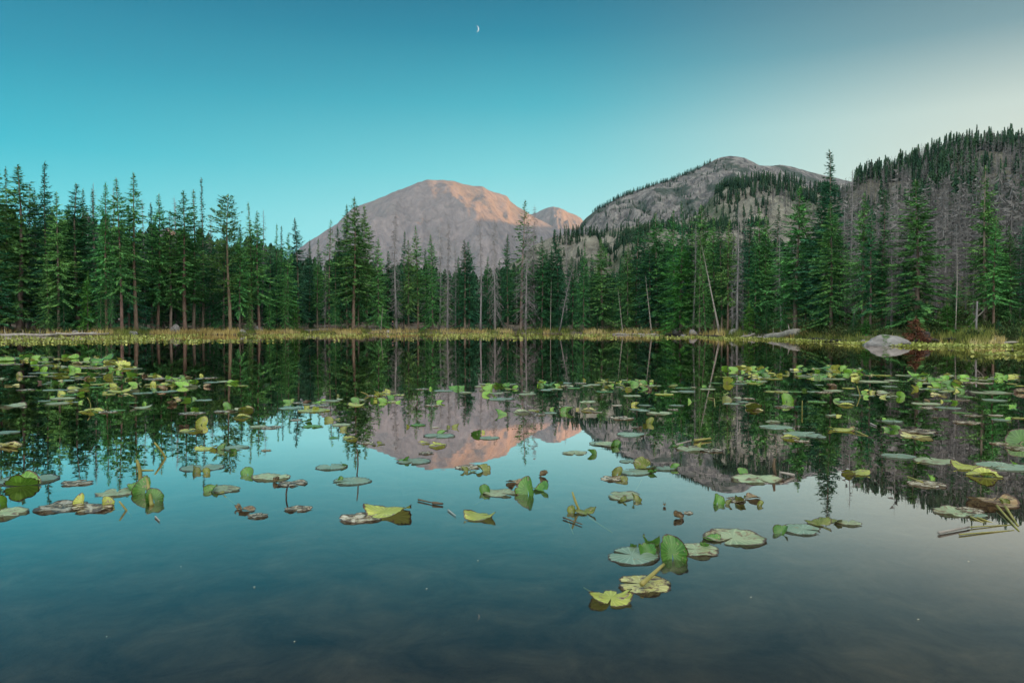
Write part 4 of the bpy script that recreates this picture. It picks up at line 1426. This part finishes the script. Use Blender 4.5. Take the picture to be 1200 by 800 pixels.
def leaf(px, py, w, kind, color, yaw=None, parent=None, name='lily_pad', stretch=1.0, dz=0.0, high=1.0):
    x, y, r = on_water(px, py)
    s = w / FPX * math.hypot(r, CAM_H)
    o = bpy.data.objects.new(name, lrnd.choice(SHAPES[kind]))
    yaw = lrnd.uniform(0, 6.28) if yaw is None else yaw
    th = math.atan2(x, y)
    loc = Vector((x, y, 0.004 + dz))
    if parent is None:
        link(o)
        o.location = loc
        o.rotation_euler = (0, 0, yaw - th)
        o.scale = (s, s * stretch, s * high)
    else:
        link(o, parent)
        mw = Matrix.LocRotScale(loc, Euler((0, 0, yaw - th)), Vector((s, s * stretch, s * high)))
        pm = Matrix.LocRotScale(parent.location, parent.rotation_euler, parent.scale)
        o.matrix_parent_inverse = pm.inverted()
        o.matrix_basis = mw
    set_mat(o, LM[color])
    return o


# letter -> (shape, colour choices)
KIND = {
 'F': ('flat', ('grey', 'teal', 'grey', 'beige', 'green', 'lime')), 'T': ('flat', ('teal',)), 'G': ('flat', ('green',)), 'P': ('ragged', ('beige',)), 'D': ('ragged', ('grey',)),
 'Y': ('wavy', ('yellow', 'lime')), 'W': ('wavy', ('grey',)), 'U': ('upright', ('bright', 'lime', 'bright', 'green')), 'O': ('upright', ('olive',)), 'H': ('folded', ('bright', 'olive', 'lime')),
 'V': ('tall', ('lime', 'bright', 'olive')), 'B': ('curled', ('brown',)), 'E': ('ragged', ('yellow',)), 'Q': ('wavy', ('brown',)), 'N': ('upright', ('green',)), 'L': ('tall', ('green',)),
}
PADS = """
5,423,20,H 14,419,14,U 28,420,16,U 12,427,18,F 46,420,14,U 52,424,14,F 52,428,22,F 72,421,14,Y 77,419,10,U 86,420,14,U 90,426,12,Y 97,424,16,F 94,429,20,F 105,422,12,U 115,431,28,F 115,424,16,U 125,421,18,U 127,426,14,H 140,429,22,U 150,431,18,H 47,437,16,T 52,435,8,V 84,434,10,V 91,434,8,U 23,441,7,V 33,441,16,F 61,437,10,F 69,440,16,H 78,440,12,F 99,437,14,F 92,442,14,T 98,444,14,F 103,444,9,B 5,444,8,W 14,452,12,Y 46,449,9,B 53,450,7,F 60,448,8,F 67,447,10,Y 77,446,14,F 93,456,20,Y 98,453,12,U 111,454,14,F 120,450,24,F 130,442,16,U 132,454,9,V 129,462,14,F 143,459,24,U 31,457,14,F 62,457,16,T 76,457,14,F 70,462,12,U 81,463,14,F 51,470,12,F 62,466,7,U 72,467,20,F 65,473,22,F 80,471,9,U 89,471,9,F 96,472,7,U 13,476,24,W 108,482,22,Y 126,483,16,P 139,481,14,G 8,507,20,T
156,432,16,F 153,440,13,U 169,441,12,B 179,441,12,U 190,444,28,F 206,443,14,W 213,444,8,U 219,442,8,F 246,443,16,F 236,441,5,V 174,452,9,H 180,452,8,V 184,451,9,F 198,451,16,Y 190,457,14,B 203,455,5,V 196,459,20,F 213,453,16,U 223,453,18,W 230,447,5,V 243,453,10,B 247,448,16,F 262,447,14,F 273,449,14,H 285,452,11,F 153,458,16,W 167,461,18,T 156,472,10,G 165,478,20,W 169,474,5,V 200,474,16,B 206,468,10,U 216,469,14,U 226,468,9,U 238,469,16,T 226,484,24,F 228,481,11,U 262,482,22,P 266,478,11,L 275,481,16,W 287,481,18,H 283,489,20,Y 212,501,9,B 219,500,7,B 223,505,22,Y 237,498,15,V
336,472,10,U 344,470,8,U 351,472,14,F 360,473,12,B 342,478,26,T 373,476,22,F 367,481,32,F 386,470,20,F 399,468,9,W 396,464,4,V 416,470,12,N 426,469,10,W 419,475,22,Y 438,464,16,F 438,470,11,N 445,464,14,U 448,471,12,U 346,492,12,P 360,494,11,N 366,500,20,G 385,493,12,O 394,492,9,O 401,498,18,F 404,504,12,O 392,513,10,G 410,514,18,Y 432,519,16,P 437,521,7,O 446,520,9,O 319,501,22,F 303,500,16,F 312,528,10,P
453,460,12,U 457,466,12,U 466,463,14,F 460,471,16,Y 496,456,16,P 505,456,5,V 520,458,20,T 531,456,16,N 541,456,14,N 545,460,14,D 506,475,16,P 517,472,12,U 575,457,20,U 570,463,12,U 585,452,16,U 593,453,14,U 582,461,18,W 604,455,10,U 588,468,28,F 581,467,7,U 585,486,18,N 477,500,6,V 490,498,16,G 514,511,32,T 519,508,14,N 497,519,13,Y 512,522,22,Y 559,509,14,N 574,513,20,T 566,507,5,V 511,501,10,P 525,501,7,O 535,501,11,O
603,456,8,F 602,468,6,F 616,459,8,W 622,460,8,W 619,462,20,F 632,453,6,U 643,451,20,N 654,451,12,U 641,457,16,F 651,456,16,F 658,453,9,Y 664,449,16,F 667,453,10,W 679,449,16,F 673,455,14,F 687,452,14,W 684,446,5,V 697,451,16,F 703,448,12,Y 718,448,9,U 727,449,10,U 736,448,12,U 743,451,12,N 733,454,14,U 709,459,18,G 741,464,18,F 612,483,20,W 625,481,12,Y 632,486,14,P 645,484,14,F 648,480,8,U 664,477,18,P 665,483,20,N 677,480,5,V 690,481,18,Y 700,483,12,P 688,471,20,D 723,475,12,P 730,490,26,P 746,480,16,T 745,475,12,U 737,510,26,T 714,521,30,D 724,523,12,N 746,501,12,P
754,450,12,U 753,458,14,H 760,457,12,B 767,452,14,F 778,462,20,F 775,459,6,N 781,459,6,N 791,459,12,F 806,459,20,T 789,453,12,H 803,455,18,G 813,454,9,P 825,453,7,U 829,456,16,F 833,453,6,W 839,449,14,F 853,449,14,V 866,447,8,W 873,447,8,W 868,450,16,F 880,446,8,W 882,449,18,F 890,447,14,F 850,463,11,H 851,469,13,O 857,473,16,T 861,467,14,W 869,471,14,T 876,467,15,P 873,475,9,G 882,478,20,H 888,481,12,Y 755,475,14,T 754,481,16,T 764,479,9,G 773,484,28,D 788,480,14,P 793,475,16,T 807,471,7,V 762,496,11,V 756,499,9,O 751,502,7,B
850,432,10,U 859,434,12,U 870,431,12,H 862,441,16,F 877,433,10,U 885,432,12,U 891,437,14,U 896,441,12,U 880,439,12,F 897,433,10,U
904,439,14,Y 912,440,9,U 918,440,12,F 922,438,6,V 906,444,16,F 933,434,12,F 937,440,6,V 942,441,16,F 950,444,8,U 956,443,9,U 965,443,14,N 955,439,14,F 965,432,16,U 972,431,9,U 980,432,12,U 990,432,12,U 996,437,16,U 1005,436,14,H 975,439,24,F 977,444,20,F 961,451,10,F 1018,440,8,Y 1026,440,9,Y 1037,440,14,F 1021,447,26,F 1046,446,14,F 910,459,24,F 930,459,16,F 943,458,7,U 954,459,14,T 966,460,16,F 975,454,14,B 978,458,20,F 994,455,12,F 1003,463,12,F 1015,459,7,U 1023,459,9,U 1029,460,8,H 1040,461,18,W 1043,453,14,T 922,471,16,V 920,477,22,P 958,471,18,G 981,470,8,U 991,471,16,T 992,475,16,Y 976,487,14,D 984,488,8,U 905,494,18,D 908,501,32,T 925,506,12,N 925,513,18,Y 942,509,34,T 957,512,18,T 940,517,16,P 985,504,26,Y 999,502,7,B 1036,492,7,U 1046,494,18,F 1037,504,11,N 1047,503,14,N
1062,440,18,F 1076,441,22,H 1055,447,12,F 1081,449,12,F 1090,446,12,U 1098,446,10,U 1106,443,8,U 1103,451,16,W 1096,453,12,U 1112,452,16,N 1121,453,14,U 1120,457,12,U 1092,456,16,T 1071,456,9,V 1080,456,9,F 1055,465,10,V 1106,459,10,F 1101,463,16,Y 1128,458,8,F 1131,465,14,G 1126,469,14,P 1085,473,24,F 1086,471,9,B 1088,478,18,P 1110,478,22,T 1103,471,4,V 1117,472,9,U 1113,470,14,F 1127,484,16,G 1142,487,16,F 1132,495,26,P 1096,489,8,P 1130,443,10,U 1138,444,10,W 1146,449,22,F 1150,443,9,Y 1157,443,6,U 1163,444,9,T 1171,444,10,U 1178,443,9,U 1187,445,8,F 1160,460,34,F 1167,469,20,F 1181,475,12,F 1187,477,9,U 1195,460,14,B 1195,452,10,F 1168,487,14,P 1172,492,18,T 1183,492,8,U 1195,490,12,F 1074,505,32,P 1075,512,28,Y
"""
NEAR = """
12,523,20,Y 24,569,32,H 34,562,46,T 4,602,40,D 0,592,14,V 92,566,28,P 137,577,36,D 156,574,18,N 170,578,26,L 180,588,24,L 75,594,46,P 106,596,40,P 95,591,15,V 126,592,14,V
262,527,14,N 273,530,9,N 276,525,28,T 240,526,24,Y 237,548,38,T 229,554,14,O 242,554,10,O 265,573,34,D 248,575,17,N 259,578,7,O 280,596,14,B 289,598,16,Q 301,605,20,P 290,556,16,N 319,559,40,D 324,565,13,B 344,567,30,P 349,597,28,P 388,547,30,T 402,546,10,N 399,563,9,N 411,564,36,T
484,541,34,T 474,540,12,N 499,531,16,P 549,548,26,P 544,552,11,O 553,553,10,O 566,551,18,O 568,577,16,N 588,578,36,D 424,607,44,P 452,602,48,Y 563,606,34,Y
605,566,22,Q 618,579,32,L 635,574,20,N 637,558,14,B 670,600,12,O 687,601,22,O 716,561,26,P 724,557,14,V 731,563,10,O 673,531,26,D 694,532,11,N 708,520,28,T 722,523,15,N 739,509,28,T 729,581,40,D 730,587,12,O 744,587,16,O
738,541,20,T 743,553,36,T 756,548,28,H 752,541,9,V 779,549,24,T 791,549,12,N 765,554,12,N 795,607,16,B 806,601,12,P 779,593,8,B 795,523,12,N 808,526,30,D 834,528,24,P 821,523,8,V 870,555,13,N 889,562,52,D 841,590,20,N 855,591,10,O 868,588,17,O 861,586,24,P 881,584,18,Q 891,592,9,O
916,624,20,N 941,621,38,T 960,614,24,O 979,612,14,O 994,613,24,D 1003,555,26,Y 1051,535,28,T 1095,540,38,D 1081,536,6,U 1088,568,32,P 1090,561,9,U 1140,549,34,Y 1174,547,42,T 1187,544,8,U 1197,546,16,P 1155,558,30,Y 1197,520,27,N 1172,520,16,P 1196,526,28,P 1120,600,40,D 1135,599,26,P 1142,604,18,T 1164,589,40,Q 1176,591,12,O
740,651,58,T 742,642,10,N 758,648,26,N 788,654,40,L 762,640,30,N 815,645,46,D 826,642,14,N 859,631,60,D 835,632,18,N 752,685,56,E 716,703,44,Y
"""


def parse(txt):
    out = []
    for e in txt.split():
        a, b, c, k = e.split(',')
        out.append((float(a), float(b), float(c), k))
    return out


ents = [(e, False) for e in parse(PADS)] + [(e, True) for e in parse(NEAR)]
xr = random.Random(4)
for (x0, x1, y0, y1, n) in ((562, 602, 450, 463, 16), (622, 662, 447, 457, 12), (706, 768, 445, 459, 26), (848, 902, 430, 450, 30), (930, 1012, 430, 447, 34), (1012, 1050, 455, 466, 10), (1066, 1128, 440, 460, 30), (1128, 1192, 440, 450, 18), (2, 150, 418, 434, 34), (60, 150, 436, 464, 24), (150, 238, 438, 460, 26), (356, 380, 470, 481, 6), (436, 468, 458, 473, 12)):
    for _ in range(n):
        ents.append(((xr.uniform(x0, x1), y0 + (y1 - y0) * xr.random() ** 1.2, xr.uniform(6, 11), xr.choice('UUHWFFYU')), False))
flats = []
STAND = 'UOVNHBL'
for (px, py, w, k), near in ents:
    if k in STAND and not (k in 'HL') and k != 'B':
        continue
    shape, cols = KIND[k]
    col = lrnd.choice(cols)
    yaw = None
    if k in 'HL':
        yaw = lrnd.uniform(-1.0, 1.0) + math.pi / 2 * lrnd.choice((0, 1, -1))
    if k == 'L':
        yaw = lrnd.uniform(-0.5, 0.5)
    o = leaf(px, py, w * (1.12 if k in 'FTG' else 1.05), shape, col, yaw, stretch=lrnd.uniform(0.9, 1.2), high=1.0 if near or k not in 'HYWB' else 0.7, dz=lrnd.uniform(0, 0.004))
    d = dict(o=o, px=px, py=py, w=w, k=k, col=col, shape=shape, near=near, lobes=0)
    leaves.append(d)
    if k in 'FTGPDW':
        flats.append(d)
for (px, py, w, k), near in ents:
    if k not in STAND or k in 'HLB':
        continue
    shape, cols = KIND[k]
    col = lrnd.choice(cols)
    yaw = lrnd.uniform(-0.9, 0.9) + (math.pi if lrnd.random() < 0.25 else 0)
    best = None
    if k != 'V':
        for f in flats:
            if f['lobes'] >= 3:
                continue
            dd = math.hypot((px - f['px']) / (f['w'] * 0.62 + w * 0.4), (py - f['py']) / (f['w'] * 0.3 + 2.5))
            if dd < 1.0 and (best is None or dd < best[0]):
                best = (dd, f)
    if best:
        leaf(px, py, w * 1.1, shape, col, yaw, parent=best[1]['o'], name='raised_lobe', high=0.95 if near else 0.72)
        best[1]['lobes'] += 1
    else:
        o = leaf(px, py, w * 1.15, shape, col, yaw, high=1.0 if near else (0.9 if k == 'V' else 0.66))
        leaves.append(dict(o=o, px=px, py=py, w=w, k=k, col=col, shape=shape, near=near, lobes=0))
# past three hundred pads the smallest ones, far off in the rafts, become one mass
leaves.sort(key=lambda d: -(d['w'] + (30 if d['near'] else 0) + 4 * d['lobes']))
rest, leaves = leaves[296:], leaves[:296]
RV, RF, RM, RU, mats = [], [], [], [], []
for d in rest:
    for o in [d['o']] + list(d['o'].children):
        if o.parent is None:
            mw = Matrix.LocRotScale(o.location, o.rotation_euler, o.scale)
        else:
            p = o.parent
            mw = Matrix.LocRotScale(p.location, p.rotation_euler, p.scale) @ o.matrix_parent_inverse @ o.matrix_basis
        mt = o.material_slots[0].material
        if mt not in mats:
            mats.append(mt)
        b = len(RV)
        RV.extend(tuple(mw @ v.co) for v in o.data.vertices)
        ul = o.data.uv_layers[0].data
        for p in o.data.polygons:
            RF.append(tuple(b + i for i in p.vertices))
            RM.append(mats.index(mt))
            RU.extend((ul[i].uv[0], ul[i].uv[1]) for i in p.loop_indices)
    for o in list(d['o'].children) + [d['o']]:
        bpy.data.objects.remove(o)
rme = bpy.data.meshes.new('small_lily_pads')
rme.from_pydata(RV, [], RF)
for mt in mats:
    rme.materials.append(mt)
rme.polygons.foreach_set('material_index', RM)
rme.polygons.foreach_set('use_smooth', [True] * len(RF))
rme.uv_layers.new(name='UVMap').data.foreach_set('uv', np.array(RU, dtype=np.float32).ravel())
tag(link(bpy.data.objects.new('small_lily_pads', rme)), 'tiny lily pads filling the distant rafts', 'lily pad', kind='stuff')


def stem(p0, p1, rpx, mat, name='stem', z0=0.02, z1=0.0, sag=0.0, parent=None, n=7):
    """thin stalk between two pixels on the water, at heights z0 and z1"""
    a, b = on_water(*p0, z0), on_water(*p1, z1)
    A, B = Vector((a[0], a[1], z0)), Vector((b[0], b[1], z1))
    rad = rpx / FPX * (a[2] + b[2]) / 2
    mb = MB()
    side = (B - A).cross(UP).normalized() if abs((B - A).normalized().z) < 0.98 else Vector((1, 0, 0))
    pts = [A.lerp(B, k / (n - 1)) + side * sag * math.sin(k / (n - 1) * math.pi) for k in range(n)]
    mb.tube(pts, [rad * (1 - 0.4 * k / (n - 1)) for k in range(n)], 6)
    o = mb.build(name, mat, smooth=True)
    if parent is not None:
        o.parent = parent
        o.matrix_parent_inverse = Matrix.LocRotScale(parent.location, parent.rotation_euler, parent.scale).inverted()
    return o


def upright_stem(px, py, dx, hpx, rpx, mat, name='stem', bend=0.0, lean_y=0.0, parent=None):
    """stalk standing out of the water at a pixel, its head dx, -hpx pixels away"""
    x, y, r = on_water(px, py)
    k = math.hypot(r, CAM_H) / FPX
    th = math.atan2(x, y)
    rt_ = Vector((math.cos(th), -math.sin(th), 0))
    A = Vector((x, y, -0.05))
    B = A + rt_ * dx * k + UP * (hpx * k + 0.05) + Vector((0, lean_y, 0))
    mb = MB()
    pts = [A.lerp(B, t) + rt_ * bend * k * math.sin(t * math.pi) for t in (0, 0.25, 0.5, 0.75, 1)]
    mb.tube(pts, [rpx * k] * 4 + [rpx * k * 0.7], 6)
    o = mb.build(name, mat, smooth=True)
    if parent is not None:
        o.parent = parent
        o.matrix_parent_inverse = Matrix.LocRotScale(parent.location, parent.rotation_euler, parent.scale).inverted()
    return o


def near_leaf(px, py):
    return min(leaves, key=lambda d: (d['px'] - px) ** 2 + (d['py'] - py) ** 2)['o']


# stalks that belong to leaves
stem((752, 684), (778, 661), 3.2, M['petiole'], z0=0.03, z1=0.05, parent=near_leaf(752, 685))
stem((704, 700), (684, 688), 1.3, M['petiole'], z0=0.0, z1=-0.03, parent=near_leaf(716, 703))
upright_stem(683, 598, -12, 21, 1.5, M['petiole'], bend=-1, parent=near_leaf(687, 601))
stem((1168, 592), (1194, 622), 1.3, M['petiole'], z0=0.02, z1=0.0, parent=near_leaf(1164, 589))
stem((1178, 593), (1193, 616), 1.6, M['petiole'], z0=0.02, z1=0.0, parent=near_leaf(1164, 589))
stem((1137, 605), (1172, 622), 1.0, M['petiole'], z0=0.01, z1=-0.02, parent=near_leaf(1120, 600))
stem((1145, 606), (1184, 620), 1.0, M['petiole'], z0=0.01, z1=-0.02, parent=near_leaf(1142, 604))
stem((1081, 565), (1063, 558), 1.2, M['petiole'], z0=0.01, z1=0.0, parent=near_leaf(1088, 568))
stem((1168, 559), (1200, 563), 0.8, M['petiole'], z0=0.0, z1=-0.02, parent=near_leaf(1155, 558))
stem((1080, 541), (1060, 549), 0.9, M['petiole'], z0=0.0, z1=-0.02, parent=near_leaf(1095, 540))
stem((1003, 505), (1017, 511), 0.9, M['petiole'], z0=0.02, z1=0.0, parent=near_leaf(985, 504))
stem((263, 581), (280, 594), 0.8, M['petiole'], z0=0.0, z1=-0.03, parent=near_leaf(265, 573))
stem((178, 592), (172, 560), 2.2, M['petiole'], z0=0.0, z1=0.14, parent=near_leaf(180, 588))
upright_stem(105, 479, -2, 12, 0.5, M['petiole'], bend=2, parent=near_leaf(108, 482))
upright_stem(432, 464, -9, 5, 0.6, M['petiole'], bend=4, parent=near_leaf(438, 464))
for (px, py), (qx, qy) in (((570, 583), (556, 592)), ((664, 606), (672, 626)), ((690, 606), (718, 624)), ((752, 562), (742, 580)), ((120, 596), (150, 598))):
    stem((px, py), (qx, qy), 0.8, M['petiole'], z0=-0.01, z1=-0.06, parent=near_leaf(px, py))

# loose twigs and stalks afloat
TW = []


def twig(lab, *parts):
    first = None
    for fn, a in parts:
        o = fn(*a, parent=first) if first is not None else fn(*a)
        if first is None:
            first = o
            o.name = 'floating_twig'
        else:
            o.name = 'twig_end'
    tag(first, lab, 'twig')
    TW.append(first)
    return first


D, PT = M['petiole_dark'], M['petiole']
twig('brown club ended stalk floating below the reflected peak', (stem, ((490, 585), (508, 589), 1.1, D, 'twig', 0.01, 0.01)), (stem, ((507, 588.8), (519, 590), 1.9, D, 'twig', 0.012, 0.012)))
twig('tiny pale straw floating right of the brown club ended stalk', (stem, ((525, 597), (534, 604), 0.8, M['pale_wood'], 'twig', 0.008, 0.008)))
twig('bent dark stalk standing in the water near the left edge', (upright_stem, (154, 597, -11, 10, 1.1, PT, 'twig', 0)))
twig('dark crooked stalk standing left of the round beige pad', (upright_stem, (337, 582, 1, 14, 0.9, D, 'twig', -2)))
twig('thin dark stalk upright behind the glossy pads on the left of centre', (upright_stem, (417, 556, 1, 30, 0.8, D, 'twig', 2)))
twig('slanting yellowish stalk standing in the reflected left treetops', (upright_stem, (197, 536, -13, 17, 1.2, PT, 'twig', 1)))
twig('brown upright stalk with a side leaf stub near the left edge', (upright_stem, (163, 563, -2, 22, 1.8, PT, 'twig', 2)), (stem, ((164, 551), (180, 551), 1.4, PT, 'twig', 0.08, 0.08)))
twig('long pale stalk floating below the brown right edge leaf', (stem, ((1100, 624), (1136, 617), 1.5, M['pale_wood'], 'twig', 0.012, 0.012)), (stem, ((1134, 617.4), (1187, 614.5), 0.7, PT, 'twig', 0.01, 0.0)))
twig('long green stalk floating lowest by the right edge', (stem, ((1124, 626), (1188, 621), 0.8, PT, 'twig', 0.008, 0.0)))
twig('thin red brown stalk crossing the bud in the lower centre', (stem, ((660, 606), (682, 614), 1.0, D, 'twig', 0.01, 0.01)))
twig('grey stick floating above the faded pad pair right of centre', (stem, ((793, 521), (810, 516), 1.4, M['pale_wood'], 'twig', 0.02, 0.03)), (stem, ((814, 516), (833, 513.5), 1.9, PT, 'twig', 0.02, 0.02)))
twig('curved brown horn of driftwood rising behind the long faded pad', (stem, ((930, 556.5), (914, 553), 2.0, M['pale_wood'], 'twig', 0.01, 0.05)), (upright_stem, (911, 556, -3, 18, 1.7, D, 'twig', -2)))
twig('crooked tan stalk floating under the leaning trunk reflection', (stem, ((829, 465.5), (837, 467), 0.7, PT, 'twig', 0.01, 0.02)), (stem, ((837, 467), (838, 477), 0.6, PT, 'twig', 0.02, 0.0)))
twig('thin leaning stalk in the right hand raft below the boulder', (upright_stem, (1009, 464, -4, 11, 0.6, PT, 'twig', 0)))
twig('small pale stick floating alone at the right of the dark water', (stem, ((1020, 496), (1027, 499), 0.9, M['pale_wood'], 'twig', 0.01, 0.01)))
twig('thin green reed standing right of the tall olive leaf', (upright_stem, (940, 482, 0, 12, 0.5, PT, 'twig', 0)))
twig('straw floating in the sky reflection left of the crooked stalk', (stem, ((182, 605), (187, 610), 1.0, M['pale_wood'], 'twig', 0.008, 0.008)))
twig('pale stick floating at the left edge below the teal pad', (stem, ((0, 520.5), (20, 523.5), 1.8, PT, 'twig', 0.012, 0.02)))

# tiny flecks drifting on the open foreground
M['fleck'] = surf_mat('pale_fleck', [(0.4, 0.36, 0.26), (0.55, 0.5, 0.4)], scale=9, rough=0.7)
for (px, py) in ((345, 752), (125, 746), (298, 688), (1076, 726), (1135, 658), (560, 657), (880, 700), (500, 690), (212, 664)):
    x, y, r = on_water(px, py)
    mb = MB()
    a = lrnd.uniform(0, 3.1)
    u = Vector((math.cos(a), math.sin(a), 0)) * 0.007
    v = Vector((-u.y, u.x, 0)) * 0.35
    c0 = Vector((x, y, 0.003))
    mb.add([c0 - u, c0 + v, c0 + u, c0 - v, c0 + UP * 0.003], [(0, 4, 1), (1, 4, 2), (2, 4, 3), (3, 4, 0), (0, 1, 2, 3)])
    fo = mb.build('floating_fleck', M['fleck'])
    tag(fo, 'tiny pale fleck drifting on the open foreground water', 'fleck', 'flecks on the foreground water')

# ------------------------------------------------------------------ names for people: labels, categories, groups
ORD = ['leftmost', 'second from left', 'third from left', 'fourth from left', 'fifth from left', 'sixth from left', 'seventh from left', 'eighth from left', 'ninth from left', 'tenth from left', 'eleventh from left', 'twelfth from left', 'thirteenth from left', 'fourteenth from left', 'fifteenth from left']


def number(items, fmt):
    """items: (sort key, phrase, zone, object); phrases that repeat inside a zone get an ordinal"""
    by = {}
    for it in items:
        by.setdefault((it[1], it[2]), []).append(it)
    for (ph, zn), its in by.items():
        its.sort(key=lambda t: t[0])
        for i, t in enumerate(its):
            lab = ph + ' ' + zn
            if len(its) > 1:
                lab += ', ' + ('rightmost' if i == len(its) - 1 else ORD[i])
            ws = lab.split()
            if len(ws) > 16:
                print('LONG', lab)
            fmt(t[3], lab)


TZ = [(62, 'behind the long bleached log at left'), (132, 'behind the grey rocks at left'), (200, 'left of the tall grey boulder'), (258, 'above the tall grey boulder'), (318, 'around the round topped pine'),
      (398, 'left of the peak and its slope'), (452, 'a little left of the hiker'), (510, 'just above the hiker'), (600, 'below the sunlit big peak'), (650, 'below the smaller distant peak'),
      (735, 'between leaning grey tree and left snag'), (808, 'around the right broken snag'), (850, 'around the leaning white trunk'), (925, 'left of the slanting bleached log'), (1003, 'behind the slanting bleached log'),
      (1062, 'behind the big granite boulder'), (1118, 'behind the rust red sapling'), (2000, 'by the right edge')]
LOOK = {'s1': 'broad full spruce', 's2': 'full spruce on short bare trunk', 's3': 'shaggy dark spruce', 's4': 'slim dark spruce', 'n1': 'narrow columnar dark spruce', 'n2': 'thin narrow spruce', 'p1': 'tall pine with bare lower trunk',
        'p2': 'pine on long bare trunk', 'r1': 'round topped pine', 'v1': 'spruce drawn into thin spire', 'v2': 'needle thin spire spruce', 'b1': 'bright yellow green spruce', 'k1': 'bright green young spruce', 'sp': 'sparse see-through spruce',
        'd1': 'grey dead tree with twiggy crown', 'd2': 'slim grey dead tree', 'd3': 'grey dead tree with drooping boughs', 'd4': 'thin grey dead pole', 'd5': 'bleached bare snag', 'd6': 'bushy grey dead tree'}
LEANL = ['grey dead tree leaning right over the shore below the smaller peak', 'pale broken snag standing at the shore, left one of two', 'pale broken snag leaning left at the shore, right one of two', 'sparse living spruce leaning beside the long white leaning trunk',
         'long bleached trunk leaning left towards the sparse leaning spruce', 'thin bleached bare pole standing right of the drooping grey dead tree', 'crooked short bleached snag standing left of the hiker']
items, li = [], 0
for (o, px, py, key, r, row, H) in trees:
    if row == 'rust':
        continue
    dead_ = key[0] == 'd'
    o['category'] = 'dead tree' if dead_ else ('pine' if key in ('p1', 'p2', 'r1') else 'spruce')
    zone = next(z for lim, z in TZ if px < lim)
    if row == 'lean':
        o['label'] = LEANL[li]
        li += 1
    elif row == 'back':
        o['label'] = ('grey dead tree' if dead_ else 'dark conifer') + ' deep in the stand ' + zone
        o['group'] = ('dead trees' if dead_ else 'conifers') + ' deep in the stand ' + zone
    else:
        ph = LOOK[key]
        if row == 'sapling':
            ph = 'small ' + {'b1': 'bright green young spruce', 'k1': 'bright green bushy fir'}.get(key, 'dark young spruce at the shore')
        o['group'] = {'front': 'trees lining the far shore', 'sapling': 'young firs along the bank'}[row] if not dead_ else 'grey dead trees lining the shore'
        if o.name.startswith('spruce') and key == 'r1':
            pass
        items.append((px, ph, zone, o))


def put(o, lab):
    o['label'] = lab


number(items, put)

COLW = {'green': 'green', 'bright': 'bright green', 'olive': 'olive', 'lime': 'yellow green', 'yellow': 'yellow', 'teal': 'glossy blue green', 'grey': 'pale green', 'beige': 'faded beige', 'brown': 'dead brown'}
SHPW = {'flat': 'flat pad', 'ragged': 'ragged pad', 'wavy': 'wavy leaf', 'upright': 'upright leaf', 'tall': 'standing leaf', 'folded': 'half folded leaf', 'curled': 'curled leaf'}


def leaf_zone(x, y):
    if y < 437:
        if x < 400:
            return 'in the farthest left raft'
        if x < 930:
            return 'in the raft nearest the leaning trunk'
        return 'in the raft below the bleached log'
    if x < 150:
        return 'in the left raft' if y < 460 else ('below the left raft' if y < 500 else ('by the left edge' if x < 60 else 'below the left treetop reflections'))
    if x < 300:
        return 'right end of the left raft' if y < 462 else ('in the scattered left pads' if y < 515 else 'on the left sky reflection')
    if x < 450:
        return 'in the raft before the reflected peak' if y < 486 else ('left of the reflected peak' if y < 540 else 'on the sky below the left raft')
    if x < 600:
        return 'in the raft above the reflected peak' if y < 490 else ('on the reflected peak' if y < 540 else 'just below the reflected peak')
    if x < 700:
        return 'above the smaller reflected peak' if y < 495 else ('below the smaller reflected peak' if y < 545 else 'in the lower centre')
    if x < 840:
        return 'in the middle right raft' if y < 468 else ('below the middle right raft' if y < 512 else ('on the reflected rocky mountain' if y < 575 else 'in the nearest leaf group'))
    if x < 940:
        return 'under the leaning trunk reflection' if y < 482 else ('right of the middle raft' if y < 545 else 'right of the nearest leaf group')
    if x < 1050:
        return 'left of the boulder reflection' if y < 465 else ('below the boulder raft' if y < 530 else 'under the spire tree reflection')
    return 'in the far right raft' if y < 462 else ('below the far right raft' if y < 500 else ('at the right edge' if y < 555 else 'lowest at the right edge'))


items = []
for d in leaves:
    o = d['o']
    o['category'] = 'lily pad'
    zone = leaf_zone(d['px'], d['py'])
    ph = COLW[d['col']] + ' ' + SHPW[d['shape']]
    if d['lobes']:
        ph += ' with raised ' + ('lobe' if d['lobes'] == 1 else 'lobes')
    elif d['w'] >= 30:
        ph = 'large ' + ph
    elif d['w'] < 13:
        ph = 'small ' + ph
    o['group'] = 'pond lily leaves afloat on the lake'
    items.append((d['px'], ph, zone, o))
number(items, put)
for o in TW:
    o['group'] = 'twigs and stalks afloat'
for o, *_ in rocks:
    if o is not boulder:
        o['group'] = 'rocks along the bank'
# settle names: a top-level thing carries a category, parts never do
for o in bpy.data.objects:
    if o.parent is not None and 'category' in o:
        del o['category']
